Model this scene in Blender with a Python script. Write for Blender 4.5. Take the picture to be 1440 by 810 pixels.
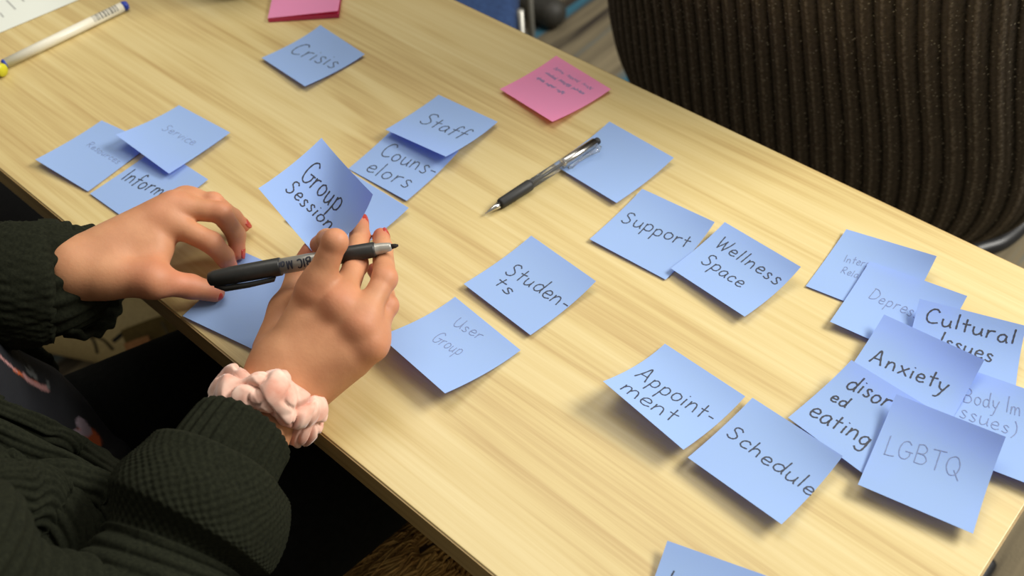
import bpy, math, random
import numpy as np
from mathutils import Vector, Matrix, noise

for o in list(bpy.data.objects): bpy.data.objects.remove(o)
SC = bpy.context.scene
COL = SC.collection
TZ = 0.73                       # height of the table top above the floor; all coordinates below are relative to the table top
PI = math.pi

# ------------------------------------------------------------------ camera, world, lights, exposure
cam_d = bpy.data.cameras.new('camera'); cam = bpy.data.objects.new('camera', cam_d); COL.objects.link(cam)
F = Vector((-0.47148208, 0.46959043, -0.74645125)); Rr = Vector((0.74469614, 0.66539221, -0.05177709)); U = Vector((-0.47236882, 0.58029134, 0.66342269))
CAMP = Vector((0, 0, 0.611407)); FOC = 1427.28
M = Matrix(((Rr.x, U.x, -F.x, 0), (Rr.y, U.y, -F.y, 0), (Rr.z, U.z, -F.z, CAMP.z + TZ), (0, 0, 0, 1)))
cam.matrix_world = M
cam_d.sensor_width = 36.0; cam_d.lens = FOC * 36.0 / 1440.0; cam_d.clip_start = 0.02
cam_d.dof.use_dof = True; cam_d.dof.focus_distance = 0.76; cam_d.dof.aperture_fstop = 6.3
SC.camera = cam

w = bpy.data.worlds.new('world'); SC.world = w; w.use_nodes = True
w.node_tree.nodes['Background'].inputs[0].default_value = (1.0, 0.97, 0.90, 1)
w.node_tree.nodes['Background'].inputs[1].default_value = 0.31

def area(name, loc, target, sx, sy, power, col):
    l = bpy.data.lights.new(name, 'AREA'); l.shape = 'RECTANGLE'; l.size = sx; l.size_y = sy; l.energy = power; l.color = col
    o = bpy.data.objects.new(name, l); COL.objects.link(o)
    o.location = (loc[0], loc[1], loc[2] + TZ)
    d = Vector(target) - Vector(loc); o.rotation_euler = d.to_track_quat('-Z', 'Y').to_euler()
    return o
area('ceiling_panel_light', (0.75, 1.95, 1.5), (-0.35, 0.35, 0), 1.1, 0.7, 71, (1.0, 0.97, 0.90))
area('ceiling_panel_light', (-0.9, 0.9, 1.75), (-0.5, 0.4, 0), 1.4, 0.8, 15, (1.0, 0.95, 0.86))
SC.view_settings.view_transform = 'Standard'
SC.view_settings.look = 'None'
SC.view_settings.exposure = 0.02
SC.view_settings.gamma = 1.0
SC.view_settings.use_curve_mapping = False

# ------------------------------------------------------------------ helpers
def at(px, py, z):
    """point at height z above the table that the photograph shows at pixel (px, py)"""
    d = F + Rr * ((px - 720) / FOC) + U * ((405 - py) / FOC)
    return CAMP + d * ((z - CAMP.z) / d.z)

def srgb(r, g, b):
    f = lambda c: (c/255/12.92) if c/255 <= 0.04045 else ((c/255 + 0.055)/1.055)**2.4
    return (f(r), f(g), f(b), 1.0)

def empty(name, loc):
    o = bpy.data.objects.new(name, None); COL.objects.link(o)
    o.location = (loc[0], loc[1], loc[2] + TZ); o.empty_display_size = 0.02
    return o

def tag(o, label=None, cat=None, group=None, kind=None):
    if label: o['label'] = label
    if cat: o['category'] = cat
    if group: o['group'] = group
    if kind: o['kind'] = kind
    return o

def obj(name, verts, faces, mat, parent=None, smooth=True, attrs=None):
    """link ONE mesh object; vertices are given relative to the table top"""
    v = np.asarray(verts, dtype=float).reshape(-1, 3).copy(); v[:, 2] += TZ
    if parent is None:
        org = np.array([v[:, 0].mean(), v[:, 1].mean(), v[:, 2].min()])
    else:
        org = np.zeros(3); p = parent
        while p is not None:
            org += np.array(p.location); p = p.parent
    loc = org if parent is None else np.zeros(3)
    me = bpy.data.meshes.new(name); me.from_pydata((v - org).tolist(), [], [list(map(int, f)) for f in faces]); me.update()
    if smooth: me.polygons.foreach_set('use_smooth', [True]*len(me.polygons))
    if attrs:
        for k, a in attrs.items():
            a = np.asarray(a, dtype=np.float32)
            if a.ndim == 1:
                at_ = me.attributes.new(k, 'FLOAT', 'POINT'); at_.data.foreach_set('value', a)
            else:
                at_ = me.attributes.new(k, 'FLOAT_COLOR', 'POINT'); at_.data.foreach_set('color', np.hstack([a, np.ones((len(a), 1), np.float32)]).ravel())
    if mat is not None: me.materials.append(mat)
    o = bpy.data.objects.new(name, me); COL.objects.link(o)
    o.location = loc.tolist()
    if parent is not None: o.parent = parent
    return o

class MB:
    """mesh builder: collects boxes, tubes, lathes"""
    def __init__(s): s.v = []; s.f = []
    def add(s, v, f):
        n = len(s.v); s.v += [tuple(p) for p in v]; s.f += [[i + n for i in q] for q in f]; return s
    def box(s, c, size, rz=0, bev=0.0, ax=None):
        hx, hy, hz = [d/2 for d in size]; b = min(bev, hx, hy, hz)
        R = Matrix.Rotation(rz, 3, 'Z') if ax is None else ax
        bmv = []
        import bmesh
        bm = bmesh.new(); bmesh.ops.create_cube(bm, size=1)
        for q in bm.verts: q.co = Vector((q.co.x*2*hx, q.co.y*2*hy, q.co.z*2*hz))
        if b > 0: bmesh.ops.bevel(bm, geom=bm.edges[:], offset=b, segments=3, affect='EDGES', profile=0.5)
        bm.verts.index_update(); c = Vector(c)
        V = [c + R @ q.co for q in bm.verts]; Fc = [[q.index for q in f.verts] for f in bm.faces]; bm.free()
        return s.add(V, Fc)
    def tube(s, pts, rad, n=12, caps=True):
        pts = [Vector(p) for p in pts]
        if not hasattr(rad, '__len__'): rad = [rad]*len(pts)
        up = None; rings = []
        for i, p in enumerate(pts):
            t = (pts[min(i+1, len(pts)-1)] - pts[max(i-1, 0)]).normalized()
            if up is None: up = Vector((0, 0, 1)) if abs(t.z) < 0.9 else Vector((1, 0, 0))
            a = (up - t*up.dot(t)).normalized(); b = t.cross(a); up = a
            rings.append([p + (a*math.cos(2*PI*k/n) + b*math.sin(2*PI*k/n))*rad[i] for k in range(n)])
        v = [q for r in rings for q in r]; f = []
        for i in range(len(pts)-1):
            for k in range(n):
                k2 = (k+1) % n; f.append([i*n+k, i*n+k2, (i+1)*n+k2, (i+1)*n+k])
        if caps:
            f.append(list(range(n))[::-1]); f.append([(len(pts)-1)*n+k for k in range(n)])
        return s.add(v, f)
    def build(s, name, mat, parent=None, smooth=True): return obj(name, s.v, s.f, mat, parent, smooth)

def smooth_path(P, n):
    """Catmull-Rom through the points P, n samples per span"""
    P = [np.asarray(p, float) for p in P]; Q = [2*P[0]-P[1]] + P + [2*P[-1]-P[-2]]; out = []
    for i in range(1, len(Q)-2):
        a, b, c, d = Q[i-1:i+3]
        for k in range(n):
            t = k/n; out.append(0.5*((2*b) + (c-a)*t + (2*a-5*b+4*c-d)*t*t + (3*b-a-3*c+d)*t**3))
    out.append(P[-1]); return out

# ---- materials
def mat(name, col, rough=0.6, metal=0.0, **kw):
    m = bpy.data.materials.new(name); m.use_nodes = True
    b = m.node_tree.nodes['Principled BSDF']
    b.inputs['Base Color'].default_value = col; b.inputs['Roughness'].default_value = rough; b.inputs['Metallic'].default_value = metal
    for k, v in kw.items(): b.inputs[k.replace('_', ' ')].default_value = v
    return m
def nodes(m): return m.node_tree.nodes, m.node_tree.links, m.node_tree.nodes['Principled BSDF']
def N(nt, t, **kw):
    n = nt.new(t)
    for k, v in kw.items():
        if k.startswith('i_'):
            key = k[2:].replace('_', ' '); n.inputs[int(key) if key.isdigit() else key].default_value = v
        else: setattr(n, k, v)
    return n
def ramp(nt, stops):
    r = nt.new('ShaderNodeValToRGB'); e = r.color_ramp.elements
    while len(e) < len(stops): e.new(0.5)
    for q, (p, c) in zip(e, stops): q.position = p; q.color = c
    return r
def bumped(name, c1, c2, scale, strength=0.3, rough=0.8, dist=0.001, **kw):
    m = mat(name, c1, rough, **kw); nt, lk, b = nodes(m)
    tc = N(nt, 'ShaderNodeTexCoord'); no = N(nt, 'ShaderNodeTexNoise', i_Scale=scale, i_Detail=5.0)
    lk.new(tc.outputs['Object'], no.inputs['Vector'])
    r = ramp(nt, [(0.3, c1), (0.7, c2)]); lk.new(no.outputs['Fac'], r.inputs['Fac']); lk.new(r.outputs['Color'], b.inputs['Base Color'])
    bu = N(nt, 'ShaderNodeBump', i_Strength=strength, i_Distance=dist); lk.new(no.outputs['Fac'], bu.inputs['Height']); lk.new(bu.outputs['Normal'], b.inputs['Normal'])
    return m

def wood_material(name, light, mid, dark, rough=0.38):
    m = mat(name, mid, rough); nt, lk, b = nodes(m)
    tc = N(nt, 'ShaderNodeTexCoord')
    mp = N(nt, 'ShaderNodeMapping'); mp.inputs['Scale'].default_value = (1.3, 12.0, 12.0); lk.new(tc.outputs['Object'], mp.inputs['Vector'])
    n1 = N(nt, 'ShaderNodeTexNoise', i_Scale=1.0, i_Detail=3.0, i_Roughness=0.5, i_Distortion=0.6); lk.new(mp.outputs[0], n1.inputs['Vector'])
    # growth rings: the noise height sliced into bands
    mul = N(nt, 'ShaderNodeMath', operation='MULTIPLY'); mul.inputs[1].default_value = 26.0; lk.new(n1.outputs['Fac'], mul.inputs[0])
    sn = N(nt, 'ShaderNodeMath', operation='SINE'); lk.new(mul.outputs[0], sn.inputs[0])
    mr = N(nt, 'ShaderNodeMapRange'); mr.inputs['From Min'].default_value = -1; lk.new(sn.outputs[0], mr.inputs['Value'])
    # fine fibre
    mp2 = N(nt, 'ShaderNodeMapping'); mp2.inputs['Scale'].default_value = (5.0, 260.0, 260.0); lk.new(tc.outputs['Object'], mp2.inputs['Vector'])
    n2 = N(nt, 'ShaderNodeTexNoise', i_Scale=1.0, i_Detail=4.0, i_Roughness=0.65); lk.new(mp2.outputs[0], n2.inputs['Vector'])
    mp3 = N(nt, 'ShaderNodeMapping'); mp3.inputs['Scale'].default_value = (0.8, 95.0, 95.0); lk.new(tc.outputs['Object'], mp3.inputs['Vector'])
    n3 = N(nt, 'ShaderNodeTexNoise', i_Scale=1.3, i_Detail=3.0, i_Roughness=0.6); lk.new(mp3.outputs[0], n3.inputs['Vector'])
    a1 = N(nt, 'ShaderNodeMath', operation='MULTIPLY'); a1.inputs[1].default_value = 0.20; lk.new(mr.outputs[0], a1.inputs[0])
    a2 = N(nt, 'ShaderNodeMath', operation='MULTIPLY_ADD'); a2.inputs[1].default_value = 0.50; lk.new(n2.outputs['Fac'], a2.inputs[0]); lk.new(a1.outputs[0], a2.inputs[2])
    a3 = N(nt, 'ShaderNodeMath', operation='MULTIPLY_ADD'); a3.inputs[1].default_value = 0.38; lk.new(n3.outputs['Fac'], a3.inputs[0]); lk.new(a2.outputs[0], a3.inputs[2])
    r = ramp(nt, [(0.30, dark), (0.52, mid), (0.78, light)]); lk.new(a3.outputs[0], r.inputs['Fac'])
    lk.new(r.outputs['Color'], b.inputs['Base Color'])
    bu = N(nt, 'ShaderNodeBump', i_Strength=0.08, i_Distance=0.0005); lk.new(n2.outputs['Fac'], bu.inputs['Height']); lk.new(bu.outputs['Normal'], b.inputs['Normal'])
    return m

WOOD = wood_material('pale wood laminate', srgb(221, 203, 150), srgb(209, 187, 129), srgb(186, 157, 102))
WOODEDGE = wood_material('wood edge band', srgb(176, 150, 98), srgb(158, 130, 80), srgb(128, 100, 58), 0.5)

def paper_material(name, col, through):
    m = mat(name, col, 0.75); nt, lk, b = nodes(m)
    b.inputs['Specular IOR Level'].default_value = 0.06
    tr = N(nt, 'ShaderNodeBsdfTranslucent'); tr.inputs['Color'].default_value = through
    mx = N(nt, 'ShaderNodeMixShader'); mx.inputs[0].default_value = 0.36
    out = m.node_tree.nodes['Material Output']
    lk.new(b.outputs[0], mx.inputs[1]); lk.new(tr.outputs[0], mx.inputs[2]); lk.new(mx.outputs[0], out.inputs['Surface'])
    tc = N(nt, 'ShaderNodeTexCoord'); no = N(nt, 'ShaderNodeTexNoise', i_Scale=900.0, i_Detail=3.0)
    lk.new(tc.outputs['Object'], no.inputs['Vector']); bu = N(nt, 'ShaderNodeBump', i_Strength=0.12, i_Distance=0.0003)
    lk.new(no.outputs['Fac'], bu.inputs['Height']); lk.new(bu.outputs['Normal'], b.inputs['Normal'])
    return m
BLUE = paper_material('blue note paper', (0.475, 0.685, 0.97, 1), (0.02, 0.20, 1.0, 1))
PINK = paper_material('pink note paper', (1.0, 0.44, 0.74, 1), (0.95, 0.06, 0.30, 1))
PINKEDGE = mat('pink pad edge', (0.62, 0.05, 0.16, 1), 0.7)
INK = {0: mat('faint pen', (0.19, 0.25, 0.46, 1), 0.7), 1: mat('thin grey pen', (0.19, 0.25, 0.46, 1), 0.7),
       2: mat('dark pen', (0.035, 0.045, 0.075, 1), 0.6), 3: mat('felt pen', (0.03, 0.035, 0.055, 1), 0.6)}
INKW = {0: 0.00028, 1: 0.00036, 2: 0.00060, 3: 0.00072}

# ------------------------------------------------------------------ floor
def carpet():
    m = mat('striped carpet', srgb(120, 112, 95), 0.95); nt, lk, b = nodes(m)
    b.inputs['Specular IOR Level'].default_value = 0.1
    tc = N(nt, 'ShaderNodeTexCoord')
    mp = N(nt, 'ShaderNodeMapping'); mp.inputs['Scale'].default_value = (22.0, 1.3, 1.0); mp.inputs['Rotation'].default_value = (0, 0, 0.10); lk.new(tc.outputs['Object'], mp.inputs['Vector'])
    n1 = N(nt, 'ShaderNodeTexNoise', i_Scale=1.0, i_Detail=4.0, i_Roughness=0.6); lk.new(mp.outputs[0], n1.inputs['Vector'])
    r1 = ramp(nt, [(0.38, srgb(62, 56, 50)), (0.50, srgb(118, 108, 88)), (0.66, srgb(140, 128, 103))]); lk.new(n1.outputs['Fac'], r1.inputs['Fac'])
    mp2 = N(nt, 'ShaderNodeMapping'); mp2.inputs['Scale'].default_value = (17.0, 0.9, 1.0); mp2.inputs['Location'].default_value = (5.3, 2.0, 0); mp2.inputs['Rotation'].default_value = (0, 0, 0.10); lk.new(tc.outputs['Object'], mp2.inputs['Vector'])
    n2 = N(nt, 'ShaderNodeTexNoise', i_Scale=1.0, i_Detail=3.0); lk.new(mp2.outputs[0], n2.inputs['Vector'])
    r2 = ramp(nt, [(0.57, (0, 0, 0, 1)), (0.66, (1, 1, 1, 1))]); lk.new(n2.outputs['Fac'], r2.inputs['Fac'])
    mx = N(nt, 'ShaderNodeMix', data_type='RGBA'); lk.new(r2.outputs['Color'], mx.inputs['Factor']); lk.new(r1.outputs['Color'], mx.inputs['A']); mx.inputs['B'].default_value = srgb(62, 108, 128)
    lk.new(mx.outputs['Result'], b.inputs['Base Color'])
    n3 = N(nt, 'ShaderNodeTexNoise', i_Scale=350.0, i_Detail=2.0); lk.new(tc.outputs['Object'], n3.inputs['Vector'])
    bu = N(nt, 'ShaderNodeBump', i_Strength=0.6, i_Distance=0.004); lk.new(n3.outputs['Fac'], bu.inputs['Height']); lk.new(bu.outputs['Normal'], b.inputs['Normal'])
    return m
mb = MB(); mb.box((-0.6, 0.9, -0.73-0.02), (7.0, 7.0, 0.04))
fl = mb.build('floor', carpet(), None, False); fl['kind'] = 'structure'
WALLP = bumped('painted wall', srgb(214, 208, 194), srgb(208, 202, 188), 40, .1, .9)
for nm, c_, s_ in (('wall_back', (-.6, 4.45, .62), (7.2, .1, 2.7)), ('wall_front', (-.6, -2.65, .62), (7.2, .1, 2.7)), ('wall_left', (-4.15, .9, .62), (.1, 7.0, 2.7)), ('wall_right', (2.95, .9, .62), (.1, 7.0, 2.7))):
    mb = MB(); mb.box(c_, s_); wl = mb.build(nm, WALLP, None, False); wl['kind'] = 'structure'

# ------------------------------------------------------------------ table
YN, YF, XE, XW = 0.1919, 0.6578, 0.0048, -1.52
BLACKMETAL = bumped('black powder coat', (0.012, 0.012, 0.013, 1), (0.02, 0.02, 0.022, 1), 300, 0.1, 0.4)
table = empty('table', ((XE+XW)/2, (YN+YF)/2, -0.73))
mb = MB(); mb.box(((XE+XW)/2, (YN+YF)/2, -0.0142), (XE-XW-0.002, YF-YN-0.002, 0.0284), bev=0.0008)
mb.build('table_top', WOOD, table, False)
mb = MB()
for y in (YN, YF): mb.box(((XE+XW)/2, y + (0.0004 if y == YN else -0.0004), -0.0146), (XE-XW, 0.0012, 0.0272))
for x in (XW, XE): mb.box((x + (0.0004 if x == XW else -0.0004), (YN+YF)/2, -0.0146), (0.0012, YF-YN, 0.0272))
e = mb.build('edge_band', WOODEDGE, table, False); e['label'] = 'darker wood edge band around the table top'
for x in (-0.12, -1.38):
    mb = MB(); mb.box((x, 0.45, -0.37), (0.05, 0.08, 0.66), bev=0.006); mb.build('leg', BLACKMETAL, table)
    mb = MB(); mb.box((x if x < -1 else -0.005, 0.56, -0.705), (0.05, 0.62, 0.03), bev=0.01); mb.build('foot_bar', BLACKMETAL, table)
    if x > -1:
        mb = MB(); mb.box((-0.06, 0.45, -0.69), (0.16, 0.06, 0.03), bev=0.006); mb.build('foot_bracket', BLACKMETAL, table)
mb = MB(); mb.box((-0.75, 0.45, -0.05), (1.3, 0.05, 0.04), bev=0.004); mb.build('cross_rail', BLACKMETAL, table)
tag(table, 'long narrow table with a pale wood laminate top covered in notes', 'table')

# ------------------------------------------------------------------ sticky notes
NOTES = {
  'crisis': ([[-0.7945, 0.4554, 0.003], [-0.7865, 0.5292, 0.006], [-0.7138, 0.5254, 0.003], [-0.7185, 0.4499, 0.0058]], 0.0, [('Crisis', [0.15, 0.349], [0.923, 0.509], [0.004, 0.591], 2)]),
  'resources': ([[-0.8348, 0.2184, 0.0062], [-0.8422, 0.2933, 0.001], [-0.7732, 0.3044, 0.001], [-0.7626, 0.2274, 0.001]], 0.0, [('Resources', [0.265, 0.547], [0.917, 0.513], [0.104, 0.651], 0)]),
  'info': ([[-0.7585, 0.227, 0.001], [-0.7635, 0.3046, 0.001], [-0.6872, 0.3067, 0.002], [-0.6837, 0.2295, 0.001]], 0.0, [('Informati', [0.091, 0.374], [1.021, 0.497], [-0.018, 0.57], 3)]),
  'service': ([[-0.7935, 0.2831, 0.015], [-0.7975, 0.3543, 0.0035], [-0.7223, 0.3597, 0.0041], [-0.7167, 0.2863, 0.0068]], 0.0035, [('Service', [0.252, 0.5], [0.807, 0.536], [0.137, 0.629], 0)]),
  'counselors': ([[-0.5987, 0.3983, 0.0], [-0.6057, 0.4723, 0.005], [-0.5316, 0.4747, 0.0054], [-0.5246, 0.4009, 0.0019]], 0.0, [('Couns-', [0.157, 0.398], [0.98, 0.502], [0.052, 0.624], 2), ('elors', [0.201, 0.089], [0.862, 0.169], [0.128, 0.32], 2)]),
  'staff': ([[-0.6029, 0.4508, 0.0095], [-0.6066, 0.5246, 0.003], [-0.5325, 0.5286, 0.0042], [-0.5275, 0.455, 0.0143]], 0.003, [('Staff', [0.205, 0.383], [0.874, 0.433], [0.057, 0.616], 2)]),
  'under': ([[-0.5914, 0.318, 0.001], [-0.5933, 0.3957, 0.001], [-0.5141, 0.3938, 0.005], [-0.5141, 0.3175, 0.003]], 0.0, []),
  'lefthand': ([[-0.5696, 0.1933, 0.0024], [-0.5845, 0.2682, 0.0058], [-0.5097, 0.2829, 0.006], [-0.4949, 0.2081, 0.004]], 0.0, []),
  'pink': ([[-0.565, 0.5674, 0.0035], [-0.5567, 0.6422, 0.0037], [-0.4804, 0.6335, 0.0033], [-0.4901, 0.5581, 0.0067]], 0.0, [('~1', [0.169, 0.786], [0.842, 0.818], [0.123, 0.868], 0), ('~2', [0.151, 0.639], [0.833, 0.679], [0.105, 0.721], 0), ('~3', [0.15, 0.489], [0.645, 0.51], [0.104, 0.571], 0)]),
  'blank': ([[-0.4546, 0.5163, 0.003], [-0.4499, 0.5923, 0.0054], [-0.3736, 0.5876, 0.0057], [-0.3786, 0.5114, 0.0041]], 0.0, []),
  'students': ([[-0.4165, 0.3603, 0.004], [-0.4093, 0.435, 0.005], [-0.3337, 0.427, 0.008], [-0.3402, 0.3548, 0.0036]], 0.0, [('Studen-', [0.174, 0.44], [0.999, 0.512], [0.088, 0.631], 2), ('ts', [0.2, 0.235], [0.446, 0.225], [0.146, 0.383], 2)]),
  'user': ([[-0.4224, 0.2748, 0.0148], [-0.4124, 0.346, 0.004], [-0.3373, 0.3399, 0.002], [-0.3461, 0.2682, 0.0149]], 0.0, [('User', [0.276, 0.713], [0.622, 0.79], [0.186, 0.839], 1), ('Group', [0.323, 0.389], [0.656, 0.478], [0.223, 0.533], 1)]),
  'support': ([[-0.3704, 0.4644, 0.0023], [-0.3723, 0.5394, 0.004], [-0.2965, 0.5371, 0.012], [-0.2953, 0.4683, 0.001]], 0.0, [('Support', [0.099, 0.454], [0.927, 0.559], [0.065, 0.638], 2)]),
  'wellness': ([[-0.2975, 0.4777, 0.005], [-0.2921, 0.5459, 0.008], [-0.2151, 0.5358, 0.014], [-0.2234, 0.4708, 0.0069]], 0.002, [('Wellness', [0.122, 0.659], [0.948, 0.652], [0.057, 0.841], 2), ('Space', [0.166, 0.323], [0.702, 0.346], [0.108, 0.508], 2)]),
  'interp': ([[-0.2061, 0.5323, 0.0008], [-0.2125, 0.6056, 0.003], [-0.139, 0.6099, 0.016], [-0.1311, 0.544, 0.001]], 0.0, [('Interp', [0.175, 0.548], [0.448, 0.596], [0.152, 0.656], 0), ('Relat', [0.217, 0.378], [0.439, 0.394], [0.205, 0.479], 0)]),
  'depression': ([[-0.1717, 0.5085, 0.0052], [-0.1794, 0.5829, 0.0055], [-0.1029, 0.5875, 0.0145], [-0.0965, 0.5199, 0.0015]], 0.0015, [('Depression', [0.183, 0.531], [0.898, 0.524], [0.157, 0.686], 1)]),
  'cultural': ([[-0.1072, 0.4988, 0.003], [-0.129, 0.5631, 0.014], [-0.0569, 0.5835, 0.018], [-0.0345, 0.5233, 0.003]], 0.003, [('Cultural', [0.099, 0.765], [0.942, 0.777], [0.112, 0.928], 3), ('Issues', [0.265, 0.539], [0.765, 0.498], [0.272, 0.708], 3)]),
  'body': ([[-0.0614, 0.4547, 0.0048], [-0.0771, 0.5281, 0.0085], [-0.0024, 0.5376, 0.0165], [0.0134, 0.4693, 0.0075]], 0.0045, [('Body Im', [0.118, 0.622], [0.616, 0.717], [0.121, 0.789], 1), ('Issues)', [0.065, 0.438], [0.624, 0.478], [0.067, 0.605], 1)]),
  'anxiety': ([[-0.137, 0.4617, 0.0055], [-0.1419, 0.5325, 0.014], [-0.0657, 0.5307, 0.023], [-0.0608, 0.469, 0.0055]], 0.005, [('Anxiety', [0.114, 0.42], [0.854, 0.51], [0.094, 0.611], 3)]),
  'disordered': ([[-0.149, 0.4116, 0.0072], [-0.139, 0.4789, 0.0142], [-0.0644, 0.4752, 0.0142], [-0.0724, 0.4035, 0.0064]], 0.0062, [('disor', [0.143, 0.708], [0.562, 0.755], [0.096, 0.889], 3), ('ed', [0.126, 0.486], [0.292, 0.509], [0.1, 0.627], 3), ('eating', [0.095, 0.185], [0.681, 0.27], [0.035, 0.386], 3)]),
  'lgbtq': ([[-0.0852, 0.3939, 0.0088], [-0.0992, 0.4677, 0.0195], [-0.0267, 0.4746, 0.0285], [-0.0122, 0.4087, 0.0085]], 0.0085, [('LGBTQ', [0.102, 0.422], [0.77, 0.508], [0.081, 0.615], 1)]),
  'appointment': ([[-0.262, 0.3451, 0.0219], [-0.2563, 0.4136, 0.003], [-0.1823, 0.4089, 0.006], [-0.1873, 0.339, 0.0146]], 0.0, [('Appoint-', [0.095, 0.383], [0.955, 0.495], [0.048, 0.604], 2), ('ment', [0.151, 0.08], [0.73, 0.19], [0.094, 0.291], 2)]),
  'schedule': ([[-0.1831, 0.3388, 0.0092], [-0.178, 0.4118, 0.005], [-0.1029, 0.4035, 0.014], [-0.1073, 0.3352, 0.0111]], 0.002, [('Schedule', [0.077, 0.473], [1.017, 0.474], [0.035, 0.643], 2)]),
  'bottom': ([[-0.1349, 0.2095, 0.001], [-0.1575, 0.2804, 0.007], [-0.085, 0.3028, 0.01], [-0.0623, 0.2335, 0.001]], 0.0, [('l', [0.106, 0.706], [0.167, 0.704], [0.105, 0.765], 2)]),
}
BLUEN = 'blue sticky note '
META = {
 'crisis': (BLUEN+'reading Crisis, below the pink note pad at the top', 'standalone blue notes'),
 'resources': (BLUEN+'with faint Resources, leftmost, partly under the Service note', 'services cluster'),
 'info': (BLUEN+'reading Informat in bold, partly under the left hand', 'services cluster'),
 'service': (BLUEN+'with faint Service, lying on top of the Resources note', 'services cluster'),
 'counselors': (BLUEN+'reading Couns-elors, tucked under the Staff note', 'staff notes'),
 'staff': (BLUEN+'reading Staff, overlapping the Couns-elors note', 'staff notes'),
 'under': (BLUEN+'flat on the table behind the held Group Session note', 'blank blue notes'),
 'lefthand': (BLUEN+'at the table edge between the two hands under the marker cap', 'blank blue notes'),
 'pink': ('single pink sticky note with tiny faint writing near the far table edge', 'pink notes'),
 'blank': ('blank blue sticky note under the end of the clear ballpoint pen', 'blank blue notes'),
 'students': (BLUEN+'reading Studen-ts, alone in the middle of the table', 'standalone blue notes'),
 'user': (BLUEN+'with faint User Group, its near corner lifted, right of the writing hand', 'standalone blue notes'),
 'support': (BLUEN+'reading Support, its right part under the Wellness Space note', 'support notes'),
 'wellness': (BLUEN+'reading Wellness Space, overlapping the Support note', 'support notes'),
 'interp': (BLUEN+'with tiny faint Interp Relat, topmost of the right cluster', 'issues cluster'),
 'depression': (BLUEN+'with faint Depression, between Interp Relat and Anxiety notes', 'issues cluster'),
 'cultural': (BLUEN+'reading Cultural Issues at the right edge of the photo', 'issues cluster'),
 'body': (BLUEN+'with faint Body Im Issues, behind the Anxiety and LGBTQ notes', 'issues cluster'),
 'anxiety': (BLUEN+'reading Anxiety with a dark curled upper edge', 'issues cluster'),
 'disordered': (BLUEN+'reading disor ed eating, between Anxiety and Schedule notes', 'issues cluster'),
 'lgbtq': (BLUEN+'with faint LGBTQ, uppermost and nearest of the right cluster', 'issues cluster'),
 'appointment': (BLUEN+'reading Appoint-ment, its left corner lifted off the table', 'appointment notes'),
 'schedule': (BLUEN+'reading Schedule, right of the Appoint-ment note', 'appointment notes'),
 'bottom': (BLUEN+'cut off by the bottom edge of the photo', 'blank blue notes'),
}
PROF = {}   # per-note curl exponents (top, bottom)
def note_fn(C, base, pt=2.8, pb=1.7, sag=None):
    C = np.array(C)
    def f(u, v):
        xy = C[0, :2]*(1-u)*(1-v) + C[1, :2]*(1-u)*v + C[2, :2]*u*v + C[3, :2]*u*(1-v)
        h = np.maximum(C[:, 2]-base, 0)
        uu = min(max(u, 0), 1); vv = min(max(v, 0), 1)
        if sag is None:
            z = base + (h[1]*(1-uu)+h[2]*uu)*vv**pt + (h[0]*(1-uu)+h[3]*uu)*(1-vv)**pb
        else:
            z = C[0, 2]*(1-uu)*(1-vv) + C[1, 2]*(1-uu)*vv + C[2, 2]*uu*vv + C[3, 2]*uu*(1-vv) - sag*(1-(2*vv-1)**2)*(0.4+0.6*uu)
        return np.array([xy[0], xy[1], z + 0.0006])
    return f

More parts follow.
